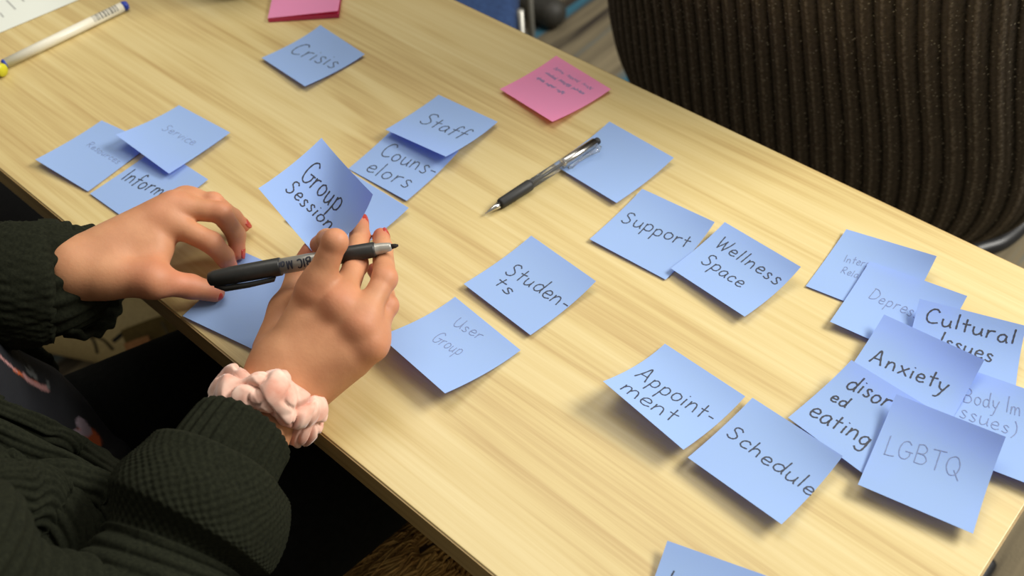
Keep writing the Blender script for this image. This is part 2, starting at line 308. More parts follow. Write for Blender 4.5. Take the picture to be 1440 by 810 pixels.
# single-stroke handwriting: (advance, strokes); x-height 0.55, ascender 1.0
FONT = {
 'A': (.75, [[(0, 0), (.18, .5), (.36, 1), (.48, .5), (.62, 0)], [(.1, .36), (.55, .38)]]),
 'B': (.68, [[(.05, 1), (.04, .5), (.02, 0)], [(.02, .95), (.3, 1.02), (.5, .82), (.38, .58), (.06, .52), (.42, .5), (.58, .25), (.4, .02), (.02, 0)]]),
 'C': (.68, [[(.56, .82), (.42, .98), (.2, .9), (.04, .55), (.08, .15), (.28, 0), (.58, .12)]]),
 'D': (.75, [[(.08, .95), (.05, .5), (.03, 0)], [(0, .95), (.35, .92), (.62, .6), (.52, .18), (.2, -.02), (.03, 0)]]),
 'G': (.75, [[(.58, .85), (.38, 1), (.12, .85), (.02, .45), (.12, .08), (.38, 0), (.58, .2), (.6, .44)], [(.34, .44), (.6, .45), (.74, .44)]]),
 'I': (.25, [[(.1, 1), (.08, .5), (.08, 0)]]),
 'L': (.55, [[(.06, 1), (.04, .5), (.03, .02), (.03, .0), (.25, .0), (.48, .04)]]),
 'Q': (.8, [[(.35, 1), (.08, .8), (.03, .35), (.25, 0), (.55, .12), (.66, .55), (.52, .92), (.32, 1)], [(.42, .3), (.58, .05), (.74, -.2)]]),
 'R': (.68, [[(.06, 1), (.04, .5), (.02, 0)], [(.0, .92), (.3, 1.02), (.48, .78), (.32, .54), (.05, .48), (.3, .28), (.56, 0)]]),
 'S': (.62, [[(.5, .86), (.34, 1), (.12, .92), (.1, .68), (.3, .52), (.46, .34), (.4, .08), (.18, -.02), (0, .12)]]),
 'T': (.68, [[(0, .96), (.3, .98), (.62, 1)], [(.32, .97), (.3, .5), (.28, 0)]]),
 'U': (.68, [[(.05, 1), (.02, .5), (.12, .06), (.32, 0), (.5, .2), (.56, .6), (.58, 1)], [(.57, .6), (.6, .2), (.66, 0)]]),
 'W': (.8, [[(0, 1), (.08, .45), (.18, .02), (.18, .02), (.28, .4), (.36, .75), (.36, .75), (.42, .35), (.52, .02), (.52, .02), (.64, .5), (.7, 1)]]),
 'a': (.55, [[(.42, .46), (.28, .56), (.08, .42), (.04, .14), (.2, 0), (.36, .14), (.42, .46)], [(.42, .5), (.42, .2), (.5, 0)]]),
 'c': (.48, [[(.42, .44), (.28, .56), (.08, .42), (.05, .14), (.2, 0), (.44, .08)]]),
 'd': (.58, [[(.42, .44), (.26, .54), (.06, .4), (.04, .12), (.2, 0), (.38, .14), (.44, .5)], [(.46, 1), (.44, .5), (.44, .15), (.5, 0)]]),
 'e': (.5, [[(.06, .28), (.38, .32), (.36, .5), (.2, .56), (.05, .38), (.06, .1), (.24, 0), (.46, .1)]]),
 'f': (.42, [[(.42, .88), (.3, 1), (.18, .85), (.16, .4), (.12, -.08)], [(0, .5), (.2, .52), (.4, .54)]]),
 'g': (.56, [[(.42, .42), (.26, .54), (.06, .4), (.04, .14), (.2, .0), (.38, .14), (.42, .46)], [(.44, .52), (.44, 0), (.38, -.38), (.16, -.45), (-.02, -.3)]]),
 'h': (.56, [[(.06, 1), (.05, .5), (.03, 0)], [(.04, .3), (.2, .54), (.38, .48), (.42, .2), (.44, 0)]]),
 'i': (.22, [[(.08, .52), (.07, .25), (.08, 0)], [(.09, .74), (.1, .78)]]),
 'l': (.22, [[(.08, 1), (.07, .5), (.07, 0)]]),
 'm': (.82, [[(.04, .54), (.04, .25), (.02, 0)], [(.03, .28), (.16, .54), (.32, .46), (.34, 0)], [(.34, .28), (.48, .54), (.64, .46), (.7, .0)]]),
 'n': (.56, [[(.04, .54), (.04, .25), (.02, 0)], [(.03, .28), (.2, .54), (.38, .46), (.44, .0)]]),
 'o': (.54, [[(.26, .55), (.07, .45), (.03, .16), (.2, 0), (.4, .12), (.44, .4), (.24, .55)]]),
 'p': (.56, [[(.06, .52), (.05, 0), (.02, -.46)], [(.05, .4), (.24, .56), (.44, .42), (.42, .1), (.24, 0), (.05, .08)]]),
 'r': (.44, [[(.05, .54), (.05, .25), (.03, 0)], [(.04, .28), (.16, .5), (.38, .54)]]),
 's': (.44, [[(.36, .46), (.22, .56), (.08, .46), (.2, .3), (.34, .16), (.24, 0), (.02, .06)]]),
 't': (.42, [[(.18, .92), (.17, .4), (.18, 0)], [(0, .56), (.2, .56), (.4, .6)]]),
 'u': (.56, [[(.04, .54), (.04, .2), (.14, 0), (.32, .08), (.42, .3), (.43, .54)], [(.43, .3), (.44, .1), (.5, 0)]]),
 'v': (.48, [[(.02, .54), (.18, .02), (.18, .02), (.4, .54)]]),
 'x': (.5, [[(.02, .54), (.2, .28), (.42, 0)], [(.42, .54), (.2, .28), (0, 0)]]),
 'y': (.54, [[(.04, .54), (.1, .2), (.26, .08)], [(.46, .54), (.3, .1), (.14, -.36), (-.04, -.45)]]),
 '-': (.38, [[(.04, .3), (.2, .31), (.34, .3)]]),
 ')': (.3, [[(.04, 1.05), (.2, .7), (.22, .25), (.04, -.15)]]),
 ' ': (.3, []),
}
def text_strokes(s):
    x = 0; out = []
    rnd = random.Random(sum(map(ord, s)))
    for ch in s:
        adv, st = FONT[ch]; dy = rnd.uniform(-.05, .05); k = rnd.uniform(.93, 1.07)
        for q in st: out.append([(x + a*k, b*k + dy) for a, b in q])
        x += adv + .09
    return out, x - .09
def squiggles(seed):
    rnd = random.Random(seed); out = []; x = 0
    for wd in range(3):
        n = rnd.randint(5, 8); q = []
        for i in range(n*2): q.append((x + i*.16, (.5 if i % 2 else 0) + rnd.uniform(-.12, .25)))
        out.append(q); x += n*.32 + .35
    return out, x - .35
def write_on(f, lines, parent):
    V = []; Fc = []; wmax = 0
    for (s, a, b, t, wgt) in lines:
        st, W = squiggles(ord(s[1])) if s[0] == '~' else text_strokes(s)
        a = np.array(a); b = np.array(b); t = np.array(t); ex = (b-a)/W
        d = (b-a)/np.linalg.norm(b-a); ny = np.array([-d[1], d[0]]); cap = max(abs((t-a)@ny), 0.07)
        slant = 0.06
        ey = ny*cap + d*cap*slant; hw = INKW[wgt]/0.0762; wmax = max(wmax, wgt)
        for q in st:
            pts = smooth_path([a + ex*p[0] + ey*p[1] for p in q], 5)
            base = len(V)
            for i, p in enumerate(pts):
                tg = pts[min(i+1, len(pts)-1)] - pts[max(i-1, 0)]; l = np.linalg.norm(tg)
                if l < 1e-9: tg = d; l = 1
                nn = np.array([-tg[1], tg[0]])/l * hw * (0.85 + 0.15*math.sin(i*1.7))
                for sg in (1, -1):
                    uv = p + nn*sg; P = f(uv[0], uv[1]); P[2] += 0.00028; V.append(P)
            for i in range(len(pts)-1):
                j = base + 2*i; Fc.append([j, j+1, j+3, j+2])
    if V:
        h = obj('handwriting', V, Fc, INK[lines[0][4]], parent)
        h['label'] = ('faint thin' if lines[0][4] < 2 else 'dark') + ' handwriting on the note'
def sheet(f, n=16, th=0.00012):
    V = []; Fc = []
    for s in (1, 0):
        for j in range(n+1):
            for i in range(n+1):
                P = f(i/n, j/n); P[2] += th*(s-.5)*2*.5; V.append(P)
    m = n+1; o = m*m
    rim = [i for i in range(n+1)] + [j*m+n for j in range(1, n+1)] + [n*m+i for i in range(n-1, -1, -1)] + [j*m for j in range(n-1, 0, -1)]
    r0 = len(V); V += [V[i].copy() for i in rim] + [V[o+i].copy() for i in rim]; nr = len(rim)
    for k in range(nr): q = (k+1) % nr; Fc.append([r0+q, r0+k, r0+nr+k, r0+nr+q])
    for j in range(n):
        for i in range(n):
            a = j*m+i; Fc.append([a, a+1, a+m+1, a+m]); Fc.append([o+a, o+a+m, o+a+m+1, o+a+1])
    return V, Fc
for key, (C, base, tx) in NOTES.items():
    f = note_fn(C, base)
    V, Fc = sheet(f)
    o = obj('sticky_note', V, Fc, PINK if key == 'pink' else BLUE)
    lab, grp = META[key]; tag(o, lab, 'sticky note', None if key == 'pink' else 'blue sticky notes on the table')
    write_on(f, tx, o)
# the note held in the right hand
HC = [at(363, 264, .0785), at(452, 193, .076), at(530, 300, .083), at(438, 352, .068)]
f = note_fn([tuple(p) for p in HC], 0, sag=0.006)
def fh(u, v, f=f):
    P = f(u, v); uu = min(max(u, 0), 1); vv = min(max(v, 0), 1)
    P[2] += 0.020*vv**3.5*uu**1.3 - 0.0012
    return P
V, Fc = sheet(fh, 24)
o = obj('sticky_note', V, Fc, BLUE); tag(o, 'blue sticky note reading Group Session, lifted between the fingers of the right hand', 'sticky note', 'blue sticky notes on the table')
write_on(fh, [('Group', (.19, .474), (.753, .597), (.09, .73), 3), ('Session', (.197, .244), (.86, .372), (.14, .43), 3)], o)

# pink pad at the top
def pad_pts(z): return [at(378, 31, 0), at(479, 25.5, 0), None, None]
p0 = Vector(at(378, 31.5, 0)); p1 = Vector(at(478.5, 25, 0)); ex = (p1-p0).normalized(); ey = Vector((-ex.y, ex.x, 0))
pad = empty('sticky_note_pad', p0 + ex*.038 + ey*.038)
ax = Matrix((ex, ey, Vector((0, 0, 1)))).transposed()
mb = MB(); mb.box(p0 + ex*.038 + ey*.038 + Vector((0, 0, .0025)), (.0762, .0762, .0046), ax=ax); o = mb.build('pad_block', PINKEDGE, pad, False); o['label'] = 'deep pink edges of the stacked sheets'
def fp(u, v):
    P = p0 + ex*(.0762*u) + ey*(.0762*v); return np.array([P.x, P.y, .0051 + .0035*(1-v)**2*u])
V, Fc = sheet(fp, 8); obj('top_sheet', V, Fc, PINK, pad)
tag(pad, 'stack of pink sticky notes cut off by the top edge of the photo', 'note pad')

# ------------------------------------------------------------------ white paper, pens
PAPER = mat('white paper', srgb(228, 232, 222), 0.7)
a = Vector(at(0, 47, 0)); b = Vector(at(112, 0, 0)); ex = (b-a).normalized(); ey = Vector((-ex.y, ex.x, 0))
c0 = a - ex*.10
def fw(u, v):
    P = c0 + ex*(.279*u) + ey*(.216*v); return np.array([P.x, P.y, .0008])
V, Fc = sheet(fw, 2, .0002); o = obj('paper_sheet', V, Fc, PAPER, None, False); tag(o, 'white printed paper sheet in the top left corner', 'paper')
V = []; Fc = []
for (q0, q1) in [((9, 0), (22, 13)), ((0, 18), (5, 24)), ((24, -8), (34, 2))]:
    A = Vector(at(*q0, .0011)); B = Vector(at(*q1, .0011)); nn = (B-A).normalized().cross(Vector((0, 0, 1)))*.0008
    k = len(V); V += [A-nn, B-nn, B+nn, A+nn]; Fc.append([k, k+1, k+2, k+3])
obj('printed_line', V, Fc, mat('grey print', srgb(170, 172, 168), .8), o, False)

def pen_axis(a, b, prof, name, material, parent, n=20):
    """lathe: prof = [(t along the axis in metres, radius)]"""
    a = Vector(a); b = Vector(b); d = (b-a).normalized()
    mb = MB(); mb.tube([a + d*t for t, r in prof], [r for t, r in prof], n)
    o = mb.build(name, material, parent)
    return o
WHITEP = mat('white plastic', srgb(226, 222, 204), 0.35); BLUEP = mat('blue plastic', srgb(28, 60, 170), 0.35)
A = Vector(at(4, 91, .0054)); A.z = .0054; B = Vector(at(179, 6.5, .0054))
pen = empty('ballpoint_pen', ((A+B)/2) - Vector((0, 0, .0054)))
L = (B-A).length
pen_axis(A, B, [(.0, .004), (.0012, .0049), (.004, .005)], 'end_plug', BLUEP, pen)['label'] = 'blue end plug'
pen_axis(A, B, [(.003, .0051), (.05, .0053), (L-.006, .0053)], 'barrel', WHITEP, pen)
pen_axis(A, B, [(L-.0062, .0054), (L-.002, .0052), (L, .0042)], 'cap_end', BLUEP, pen)['label'] = 'blue cap end'
d = (B-A).normalized(); nn = Vector((0, 0, 1)); sd = d.cross(nn)
V = []; Fc = []; rnd = random.Random(4); t = L-.042
while t < L-.013:
    wd = rnd.choice([.0006, .0011, .0017])
    ring = []
    for tt in (t, t+wd):
        for k in range(6):
            an = math.radians(10 + 100*k/5 ); ring.append(A + d*tt + (nn*math.sin(an) + sd*math.cos(an))*.00545)
    k0 = len(V); V += ring
    for k in range(5): Fc.append([k0+k, k0+k+1, k0+k+7, k0+k+6])
    t += wd + rnd.choice([.0007, .0013])
obj('barcode', V, Fc, mat('grey barcode', srgb(110, 108, 100), .6), pen)
tag(pen, 'white ballpoint pen with blue ends and a grey barcode, top left', 'pen')

# yellow highlighter at the left edge
A = Vector(at(5, 99, .007)); A.z = .007; B = A + Vector((-.080, -.035, 0))
hl = empty('highlighter_pen', (A+B)/2 - Vector((0, 0, .006)))
pen_axis(A, B, [(0, .0062), (.001, .0068), (.02, .0068)], 'cap', mat('yellow plastic', srgb(205, 200, 40), .35), hl)['label'] = 'yellow green cap'
pen_axis(A, B, [(.02, .0062), (.07, .0062), (.09, .005)], 'barrel', mat('orange plastic', srgb(238, 150, 50), .35), hl)['label'] = 'orange barrel'
tag(hl, 'yellow and orange highlighter barely in frame at the left edge', 'pen')

# brown cup at the top edge
BROWN = bumped('brown glaze', srgb(92, 66, 44), srgb(76, 54, 36), 60, 0.1, 0.4)
cc = Vector(at(327, 1, 0)); cc = cc + Vector((-.45, .62, 0)).normalized()*.034; cc.z = 0
cup = empty('cup', cc)
mb = MB(); mb.tube([cc + Vector((0, 0, z)) for z in (.0005, .002, .01, .03, .085, .09, .089, .03, .006)], [.026, .031, .034, .037, .041, .0415, .039, .034, .028], 40)
mb.build('cup_body', BROWN, cup); tag(cup, 'brown round cup whose base just shows at the top edge', 'cup')

# clear ballpoint pen
def clear_mat():
    m = mat('clear plastic', (0.93, 0.95, 0.96, 1), 0.06); nt, lk, b = nodes(m)
    b.inputs['Transmission Weight'].default_value = 0.9; b.inputs['IOR'].default_value = 1.2
    return m
CLEAR = clear_mat(); CHROME = mat('polished metal', (0.62, 0.60, 0.56, 1), 0.22, 1.0); RUBBER = mat('black rubber', (0.022, 0.022, 0.022, 1), 0.55)
A = Vector(at(682.5, 301, .0035)); B = Vector(at(842, 197.5, .0085)); A.z = .004; B.z = .0088
pen = empty('ballpoint_pen', ((A+B)/2) * 1.0 - Vector((0, 0, ((A+B)/2).z)))
L = (B-A).length
pen_axis(A, B, [(0, .0004), (.0025, .0006), (.003, .0011), (.010, .0024), (.0165, .0036)], 'tip', CHROME, pen)['label'] = 'silver metal tip cone'
pen_axis(A, B, [(.0162, .0042), (.018, .0048), (.034, .0050), (.050, .0052), (.0515, .0046)], 'grip', RUBBER, pen)['label'] = 'black rubber grip'
pen_axis(A, B, [(.051, .0042), (.09, .0044), (.095, .0044)], 'barrel', CLEAR, pen)
pen_axis(A, B, [(.045, .0014), (.07, .0014), (.092, .0014)], 'ink_refill', mat('grey refill', srgb(70, 68, 64), .4), pen)['label'] = 'dark ink refill inside the clear barrel'
pen_axis(A, B, [(.088, .0033), (.092, .0046), (.128, .0046), (.1285, .0038)], 'upper_barrel', CHROME, pen)['label'] = 'silver upper barrel'
pen_axis(A, B, [(.128, .0034), (L-.001, .0034), (L, .0028)], 'push_button', RUBBER, pen)['label'] = 'black push button'
d = (B-A).normalized(); sd = d.cross(Vector((0, 0, 1))).normalized()
mb = MB(); q = A + sd*.0078
mb.tube([A + d*.126 + sd*.003, A + d*.127 + sd*.0075, A + d*.123 + sd*.009, A + d*.115 + sd*.0078, A + d*.100 + sd*.0075, A + d*.092 + sd*.0085, A + d*.089 + sd*.0075], [.0015, .0018, .0024, .0014, .0013, .0019, .001], 10)
mb.build('clip', CLEAR, pen)['label'] = 'clear plastic pocket clip'
tag(pen, 'clear ballpoint pen with a black grip lying across the blank blue note', 'pen')

# ------------------------------------------------------------------ black marker held in the right hand
A = Vector(at(560, 345, .083)); B = Vector(at(293, 393, .066)); L = (B-A).length; d = (B-A).normalized()
mk = empty('marker_pen', (A+B)/2)
BLKP = bumped('black marker plastic', (0.018, 0.019, 0.018, 1), (0.024, 0.025, 0.023, 1), 200, .1, 0.42); SILV = mat('silver barrel', srgb(168, 166, 158), .35, .35)
s = L/.144
pen_axis(A, B, [(0, .0008), (.002, .0016), (.0052, .002)], 'felt_tip', mat('black felt', (.02, .016, .014, 1), .9), mk)['label'] = 'black felt tip'
pen_axis(A, B, [(.005, .0024), (.006, .0031), (.0125, .0041), (.0165, .0043), (.0175, .0050)], 'nose_cone', SILV, mk)['label'] = 'silver nose cone'
pen_axis(A, B, [(.017, .0050), (.018, .0058), (.035, .0061), (.050, .0061)], 'grip', BLKP, mk)['label'] = 'textured black grip section'
pen_axis(A, B, [(.048, .0058), (.07, .0060), (L-.05, .0060)], 'barrel', SILV, mk)
pen_axis(A, B, [(L-.056, .0064), (L-.055, .0069), (L-.02, .0068), (L-.006, .0062), (L-.0012, .005), (L, .003)], 'cap', BLKP, mk)['label'] = 'black cap posted on the rear end'
V1 = (CAMP - (A+B)/2).normalized(); sd = d.cross(V1).normalized(); sd = sd if (U.dot(sd) < 0) else -sd   # towards the lower side in the photo
up = (V1 - d*V1.dot(d)).normalized()
mb = MB(); mb.tube([A+d*(L-.050)+sd*.0066+up*.001, A+d*(L-.049)+sd*.0085+up*.002, A+d*(L-.03)+sd*.0092+up*.002, A+d*(L-.012)+sd*.0088+up*.001, A+d*(L-.004)+sd*.0055], [.0012, .0018, .0022, .0024, .0014], 10)
mb.build('clip', BLKP, mk)['label'] = 'black pocket clip'
# lettering on the barrel, reading from the hand towards the cap
def barrel_text(txt, t0, cap, wd):
    st, W = text_strokes(txt); V = []; Fc = []
    for q in st:
        pts = smooth_path([np.array(p) for p in q], 4); k0 = len(V)
        for i, p in enumerate(pts):
            tg = pts[min(i+1, len(pts)-1)]-pts[max(i-1, 0)]; tg = tg/(np.linalg.norm(tg)+1e-9); nn_ = np.array([-tg[1], tg[0]])*wd/cap
            for sg in (1, -1):
                x, y = p + nn_*sg; an = (y-.5)*cap/.0061
                V.append(A + d*(t0 + x*cap*.95) + (up*math.cos(an) + sd*math.sin(an))*.00615)
        for i in range(len(pts)-1): j = k0+2*i; Fc.append([j, j+1, j+3, j+2])
    return V, Fc
FONT['M'] = (.85, [[(0, 0), (.05, .5), (.1, 1), (.1, 1), (.25, .4), (.36, .1), (.36, .1), (.5, .5), (.62, 1), (.62, 1), (.66, .5), (.72, 0)]])
FONT['k'] = (.5, [[(.06, 1), (.05, .5), (.03, 0)], [(.38, .52), (.06, .24)], [(.12, .28), (.42, 0)]])
V, Fc = barrel_text('BIC', .0645, .0062, .0006); V2, F2 = barrel_text('Mark', .0785, .0062, .0006)
mb = MB(); mb.add(V, Fc).add(V2, F2); mb.build('lettering', INK[3], mk)['label'] = 'black lettering reading BIC Mark, upside down'
tag(mk, 'black and silver felt marker with its cap posted, held in the right hand', 'marker')

# ------------------------------------------------------------------ organic surfaces: distance field + surface nets
class Field:
    def __init__(s, lo, hi, h):
        s.lo = np.array(lo, float); s.h = h
        s.n = (np.ceil((np.array(hi)-s.lo)/h)+1).astype(int); s.F = np.full(s.n, 1.0, np.float32)
    def _box(s, pts, r):
        a = np.floor((np.min(pts, 0)-r-s.lo)/s.h).astype(int); b = np.ceil((np.max(pts, 0)+r-s.lo)/s.h).astype(int)+1
        a = np.maximum(a, 0); b = np.minimum(b, s.n)
        if np.any(b <= a): return None
        sl = tuple(slice(i, j) for i, j in zip(a, b))
        X, Y, Z = np.meshgrid(*[(s.lo[k]+s.h*np.arange(a[k], b[k])).astype(np.float32) for k in range(3)], indexing='ij')
        return sl, X, Y, Z
    @staticmethod
    def smin(a, b, k):
        if k <= 0: return np.minimum(a, b)
        h = np.maximum(k-np.abs(a-b), 0)/k
        return np.minimum(a, b) - h*h*k*.25
    def cone(s, a, ra, b, rb, k=.004, flat=None):
        """tapered capsule; flat=(normal, factor) squashes it along a direction"""
        a = np.array(a, float); b = np.array(b, float); m = max(ra, rb)*(1.0 if flat is None else 1.0)+k+2*s.h+.004
        q = s._box([a, b], m)
        if q is None: return s
        sl, X, Y, Z = q; px, py, pz = X-a[0], Y-a[1], Z-a[2]; ab = b-a; L2 = max(ab@ab, 1e-12)
        t = np.clip((px*ab[0]+py*ab[1]+pz*ab[2])/L2, 0, 1)
        dx, dy, dz = px-t*ab[0], py-t*ab[1], pz-t*ab[2]
        if flat is None: D = np.sqrt(dx*dx+dy*dy+dz*dz)
        else:
            nrm = np.array(flat[0], float); nrm /= np.linalg.norm(nrm); c = dx*nrm[0]+dy*nrm[1]+dz*nrm[2]; g = flat[1]
            D = np.sqrt(np.maximum(dx*dx+dy*dy+dz*dz-c*c, 0)+(c/g)**2)
        s.F[sl] = s.smin(s.F[sl], (D-(ra+t*(rb-ra))).astype(np.float32), k); return s
    def chain(s, P, R, k=.003, flat=None):
        for i in range(len(P)-1): s.cone(P[i], R[i], P[i+1], R[i+1], k, flat)
        return s
    def merge(s, o, k): s.F = s.smin(s.F, o.F, k); return s
    def mesh(s):
        F = s.F; S = F < 0; nx, ny, nz = F.shape
        c = np.zeros((nx-1, ny-1, nz-1), np.int8)
        for i in (0, 1):
            for j in (0, 1):
                for k in (0, 1): c += S[i:nx-1+i, j:ny-1+j, k:nz-1+k]
        act = (c > 0) & (c < 8); idx = np.argwhere(act); num = len(idx)
        ids = np.full(act.shape, -1, np.int64); ids[act] = np.arange(num)
        acc = np.zeros((num, 3)); cnt = np.zeros(num)
        cor = [(i, j, k) for i in (0, 1) for j in (0, 1) for k in (0, 1)]
        val = {q: F[idx[:, 0]+q[0], idx[:, 1]+q[1], idx[:, 2]+q[2]] for q in cor}
        for a in cor:
            for ax in range(3):
                if a[ax] == 0:
                    b = list(a); b[ax] = 1; b = tuple(b); va, vb = val[a], val[b]; m = (va < 0) != (vb < 0)
                    t = np.where(m, va/(va-vb+1e-20), 0); p = np.tile(np.array(a, float), (num, 1)); p[:, ax] += t
                    acc[m] += p[m]; cnt[m] += 1
        V = s.lo + s.h*(idx + acc/np.maximum(cnt, 1)[:, None])
        Q = []
        for ax in range(3):
            A = [slice(None)]*3; B = [slice(None)]*3; A[ax] = slice(0, -1); B[ax] = slice(1, None)
            a, b = S[tuple(A)], S[tuple(B)]; E = np.argwhere(a != b); u, v = (ax+1) % 3, (ax+2) % 3
            E = E[(E[:, u] > 0) & (E[:, v] > 0) & (E[:, u] < F.shape[u]-1) & (E[:, v] < F.shape[v]-1)]
            flip = b[E[:, 0], E[:, 1], E[:, 2]]
            du = np.zeros(3, int); du[u] = 1; dv = np.zeros(3, int); dv[v] = 1
            g = lambda K: ids[K[:, 0], K[:, 1], K[:, 2]]
            q = np.stack([g(E-du-dv), g(E-dv), g(E), g(E-du)], 1); q[flip] = q[flip][:, ::-1]; Q.append(q)
        return V, np.concatenate(Q)

def seg_dist(P, a, b):
    a = np.array(a, float); b = np.array(b, float); ab = b-a; t = np.clip(((P-a)@ab)/(ab@ab+1e-12), 0, 1)
    return np.linalg.norm(P-a-t[:, None]*ab, axis=1)

def A3(*q): return np.array(at(*q))

# ---- joints
RW = A3(398, 525, .040)
RI = [A3(443, 408, .080), A3(471, 340, .108), A3(460, 337, .092), A3(448, 344, .076)]
RM = [A3(477, 430, .076), A3(500, 372, .069), A3(506, 332, .064), A3(507, 313, .062)]
RRg = [A3(506, 458, .068), A3(541, 392, .074), A3(538, 350, .066), A3(536, 332, .062)]
RP = [A3(520, 484, .056), A3(545, 430, .058), A3(540, 400, .046), A3(526, 380, .042)]
RT = [A3(392, 492, .036), A3(405, 438, .040), A3(420, 385, .048), A3(437, 354, .060)]
RELB = np.array([-.335, -.03, .0])
LW = A3(108, 379, .043)
LI = [A3(226, 306, .052), A3(297, 341, .036), A3(315, 360, .022), A3(322, 373, .011)]
LM = [A3(246, 291, .053), A3(311, 299, .046), A3(332, 330, .024), A3(334, 355, .012)]
LR = [A3(262, 283, .044), A3(300, 284, .046), A3(328, 305, .022), A3(342, 317, .010)]
LP = [A3(268, 290, .030), A3(296, 292, .030), A3(316, 312, .016), A3(324, 322, .008)]
LT = [A3(150, 388, .040), A3(215, 394, .038), A3(268, 403, .020), A3(302, 411, .0105)]
LELB = np.array([-.84, .02, -.01])

h = .0012
# right hand
allp = np.array([RW, *RI, *RM, *RRg, *RP, *RT, RW + (RELB-RW)*.55]); lo = allp.min(0)-.035; hi = allp.max(0)+.035
f1 = Field(lo, hi, h)
for J, R in ((RI, (.0112, .0085, .0076, .0066)), (RM, (.0102, .0086, .0076, .0066)), (RRg, (.0094, .0086, .0076, .0064)), (RP, (.0086, .0074, .0064, .0056)), (RT, (.0125, .0108, .0092, .0076))):
    g = Field(lo, hi, h); g.chain(J, R, .003)
    g.cone(J[1], R[1]*1.02, J[1]+(J[2]-J[1])*.05, R[1]*1.01, .003)
    f1.merge(g, .0022 if J is not RT else .006)
pal = Field(lo, hi, h)
nrmR = np.cross(RI[0]-RW, RP[0]-RW); nrmR /= np.linalg.norm(nrmR)
nrmR = nrmR if nrmR[2] > 0 else -nrmR
pal.cone(RW, .0215, RI[0]-nrmR*.006, .0135, .012, (nrmR, .82)); pal.cone(RW, .021, RM[0]-nrmR*.006, .0135, .012, (nrmR, .85))
pal.cone(RW, .021, RRg[0]-nrmR*.006, .0130, .012, (nrmR, .85)); pal.cone(RW+(RP[0]-RW)*.15, .021, RP[0]-nrmR*.005, .0125, .012)
pal.cone(RW-nrmR*.006+(RP[0]-RI[0])*.30, .021, RP[0]+(RW-RP[0])*.35-nrmR*.010+(RP[0]-RI[0])*.05, .018, .012)
pal.cone(RT[0], .019, RT[1], .0135, .010); pal.cone(RT[1], .010, RI[0]-nrmR*.010, .010, .012)
for J in (RI, RM, RRg, RP): pal.cone(J[0]-nrmR*.0005, .0096 if J is not RP else .0085, J[0]+(J[1]-J[0])*.2, .0090 if J is not RP else .008, .011)
EL = RW + (RELB-RW)*.55
pal.cone(RW, .0222, EL, .030, .012, (nrmR, .86))
f1.merge(pal, .007)
Vr, Fr = f1.mesh()
# left hand
allp = np.array([LW, *LI, *LM, *LR, *LP, *LT, LW + (LELB-LW)*.5]); lo = allp.min(0)-.035; hi = allp.max(0)+.035
f2 = Field(lo, hi, h)
for J, R in ((LI, (.0104, .0088, .0078, .0068)), (LM, (.0100, .0086, .0076, .0064)), (LR, (.0092, .0080, .0070, .0060)), (LP, (.0080, .0070, .0062, .0054)), (LT, (.0130, .0112, .0098, .0080))):
    g = Field(lo, hi, h); g.chain(J, R, .003)
    f2.merge(g, .0022 if J is not LT else .006)
pal = Field(lo, hi, h)
nrmL = np.array([.15, -.45, .88])
pal.cone(LW, .0195, LI[0]-nrmL*.002, .0140, .012, (nrmL, .85)); pal.cone(LW, .0195, LM[0]-nrmL*.004, .0135, .012)
pal.cone(LW, .018, LR[0]-nrmL*.004, .0120, .012); pal.cone(LW, .017, LP[0], .0110, .012)
pal.cone(LT[0], .0165, LT[1], .0128, .012); pal.cone(LW, .0185, LT[0], .0165, .012)
pal.cone(A3(165, 360, .042), .018, A3(218, 345, .040), .013, .012); pal.cone(A3(218, 345, .038), .011, LT[1], .011, .012)
for J in (LI, LM, LR): pal.cone(J[0], .0098, J[0]+(J[1]-J[0])*.15, .0090, .010)
EL2 = LW + (LELB-LW)*.5
pal.cone(LW, .0195, EL2, .027, .012)
f2.merge(pal, .007)
Vl, Fl = f2.mesh()
# torso, upper arms, neck and head (inside the clothes and mostly outside the frame)
RSH = np.array([-.49, -.07, .26]); LSH = np.array([-.83, -.07, .26]); NK = np.array([-.66, -.04, .33]); HD = np.array([-.655, .02, .49])
f3 = Field((-1.0, -.32, -.36), (-.24, .26, .68), .0042)
f3.cone((-.66, -.10, -.20), .12, (-.66, -.03, .14), .105, .04); f3.cone((-.76, -.06, .20), .065, (-.56, -.06, .20), .065, .05)
for SH, E_, Wp in ((RSH, RELB, EL), (LSH, LELB, EL2)):
    f3.cone(SH, .045, E_, .036, .02); f3.cone(E_, .036, Wp, .028, .02)
f3.cone(NK-np.array([0, 0, .07]), .055, NK+np.array([0, .02, .08]), .046, .03)
HF = np.array([.06, .92, -.38]); HF /= np.linalg.norm(HF); HU = np.array([0, .38, .92]); HU -= HF*(HU@HF); HU /= np.linalg.norm(HU); HR = np.cross(HF, HU)
f3.cone(HD-HF*.015+HU*.02, .078, HD-HF*.03+HU*.035, .074, .03); f3.cone(HD+HF*.02-HU*.02, .058, HD+HF*.035-HU*.07, .034, .03)
f3.cone(HD+HF*.075+HU*.012, .009, HD+HF*.098-HU*.022, .012, .012)
f3.cone(HD+HF*.082-HU*.050-HR*.014, .007, HD+HF*.082-HU*.050+HR*.014, .007, .008)
for sg in (-1, 1):
    f3.cone(HD+HR*sg*.074-HF*.01+HU*.012, .012, HD+HR*sg*.074-HF*.012-HU*.018, .009, .006)
    f3.cone(HD+HR*sg*.032+HF*.066-HU*.02, .02, HD+HR*sg*.04+HF*.05-HU*.03, .02, .02)
Vb, Fb = f3.mesh()
V = np.vstack([Vr, Vl, Vb]); Fc = np.vstack([Fr, Fl+len(Vr), Fb+len(Vr)+len(Vl)])
red = np.zeros(len(V))
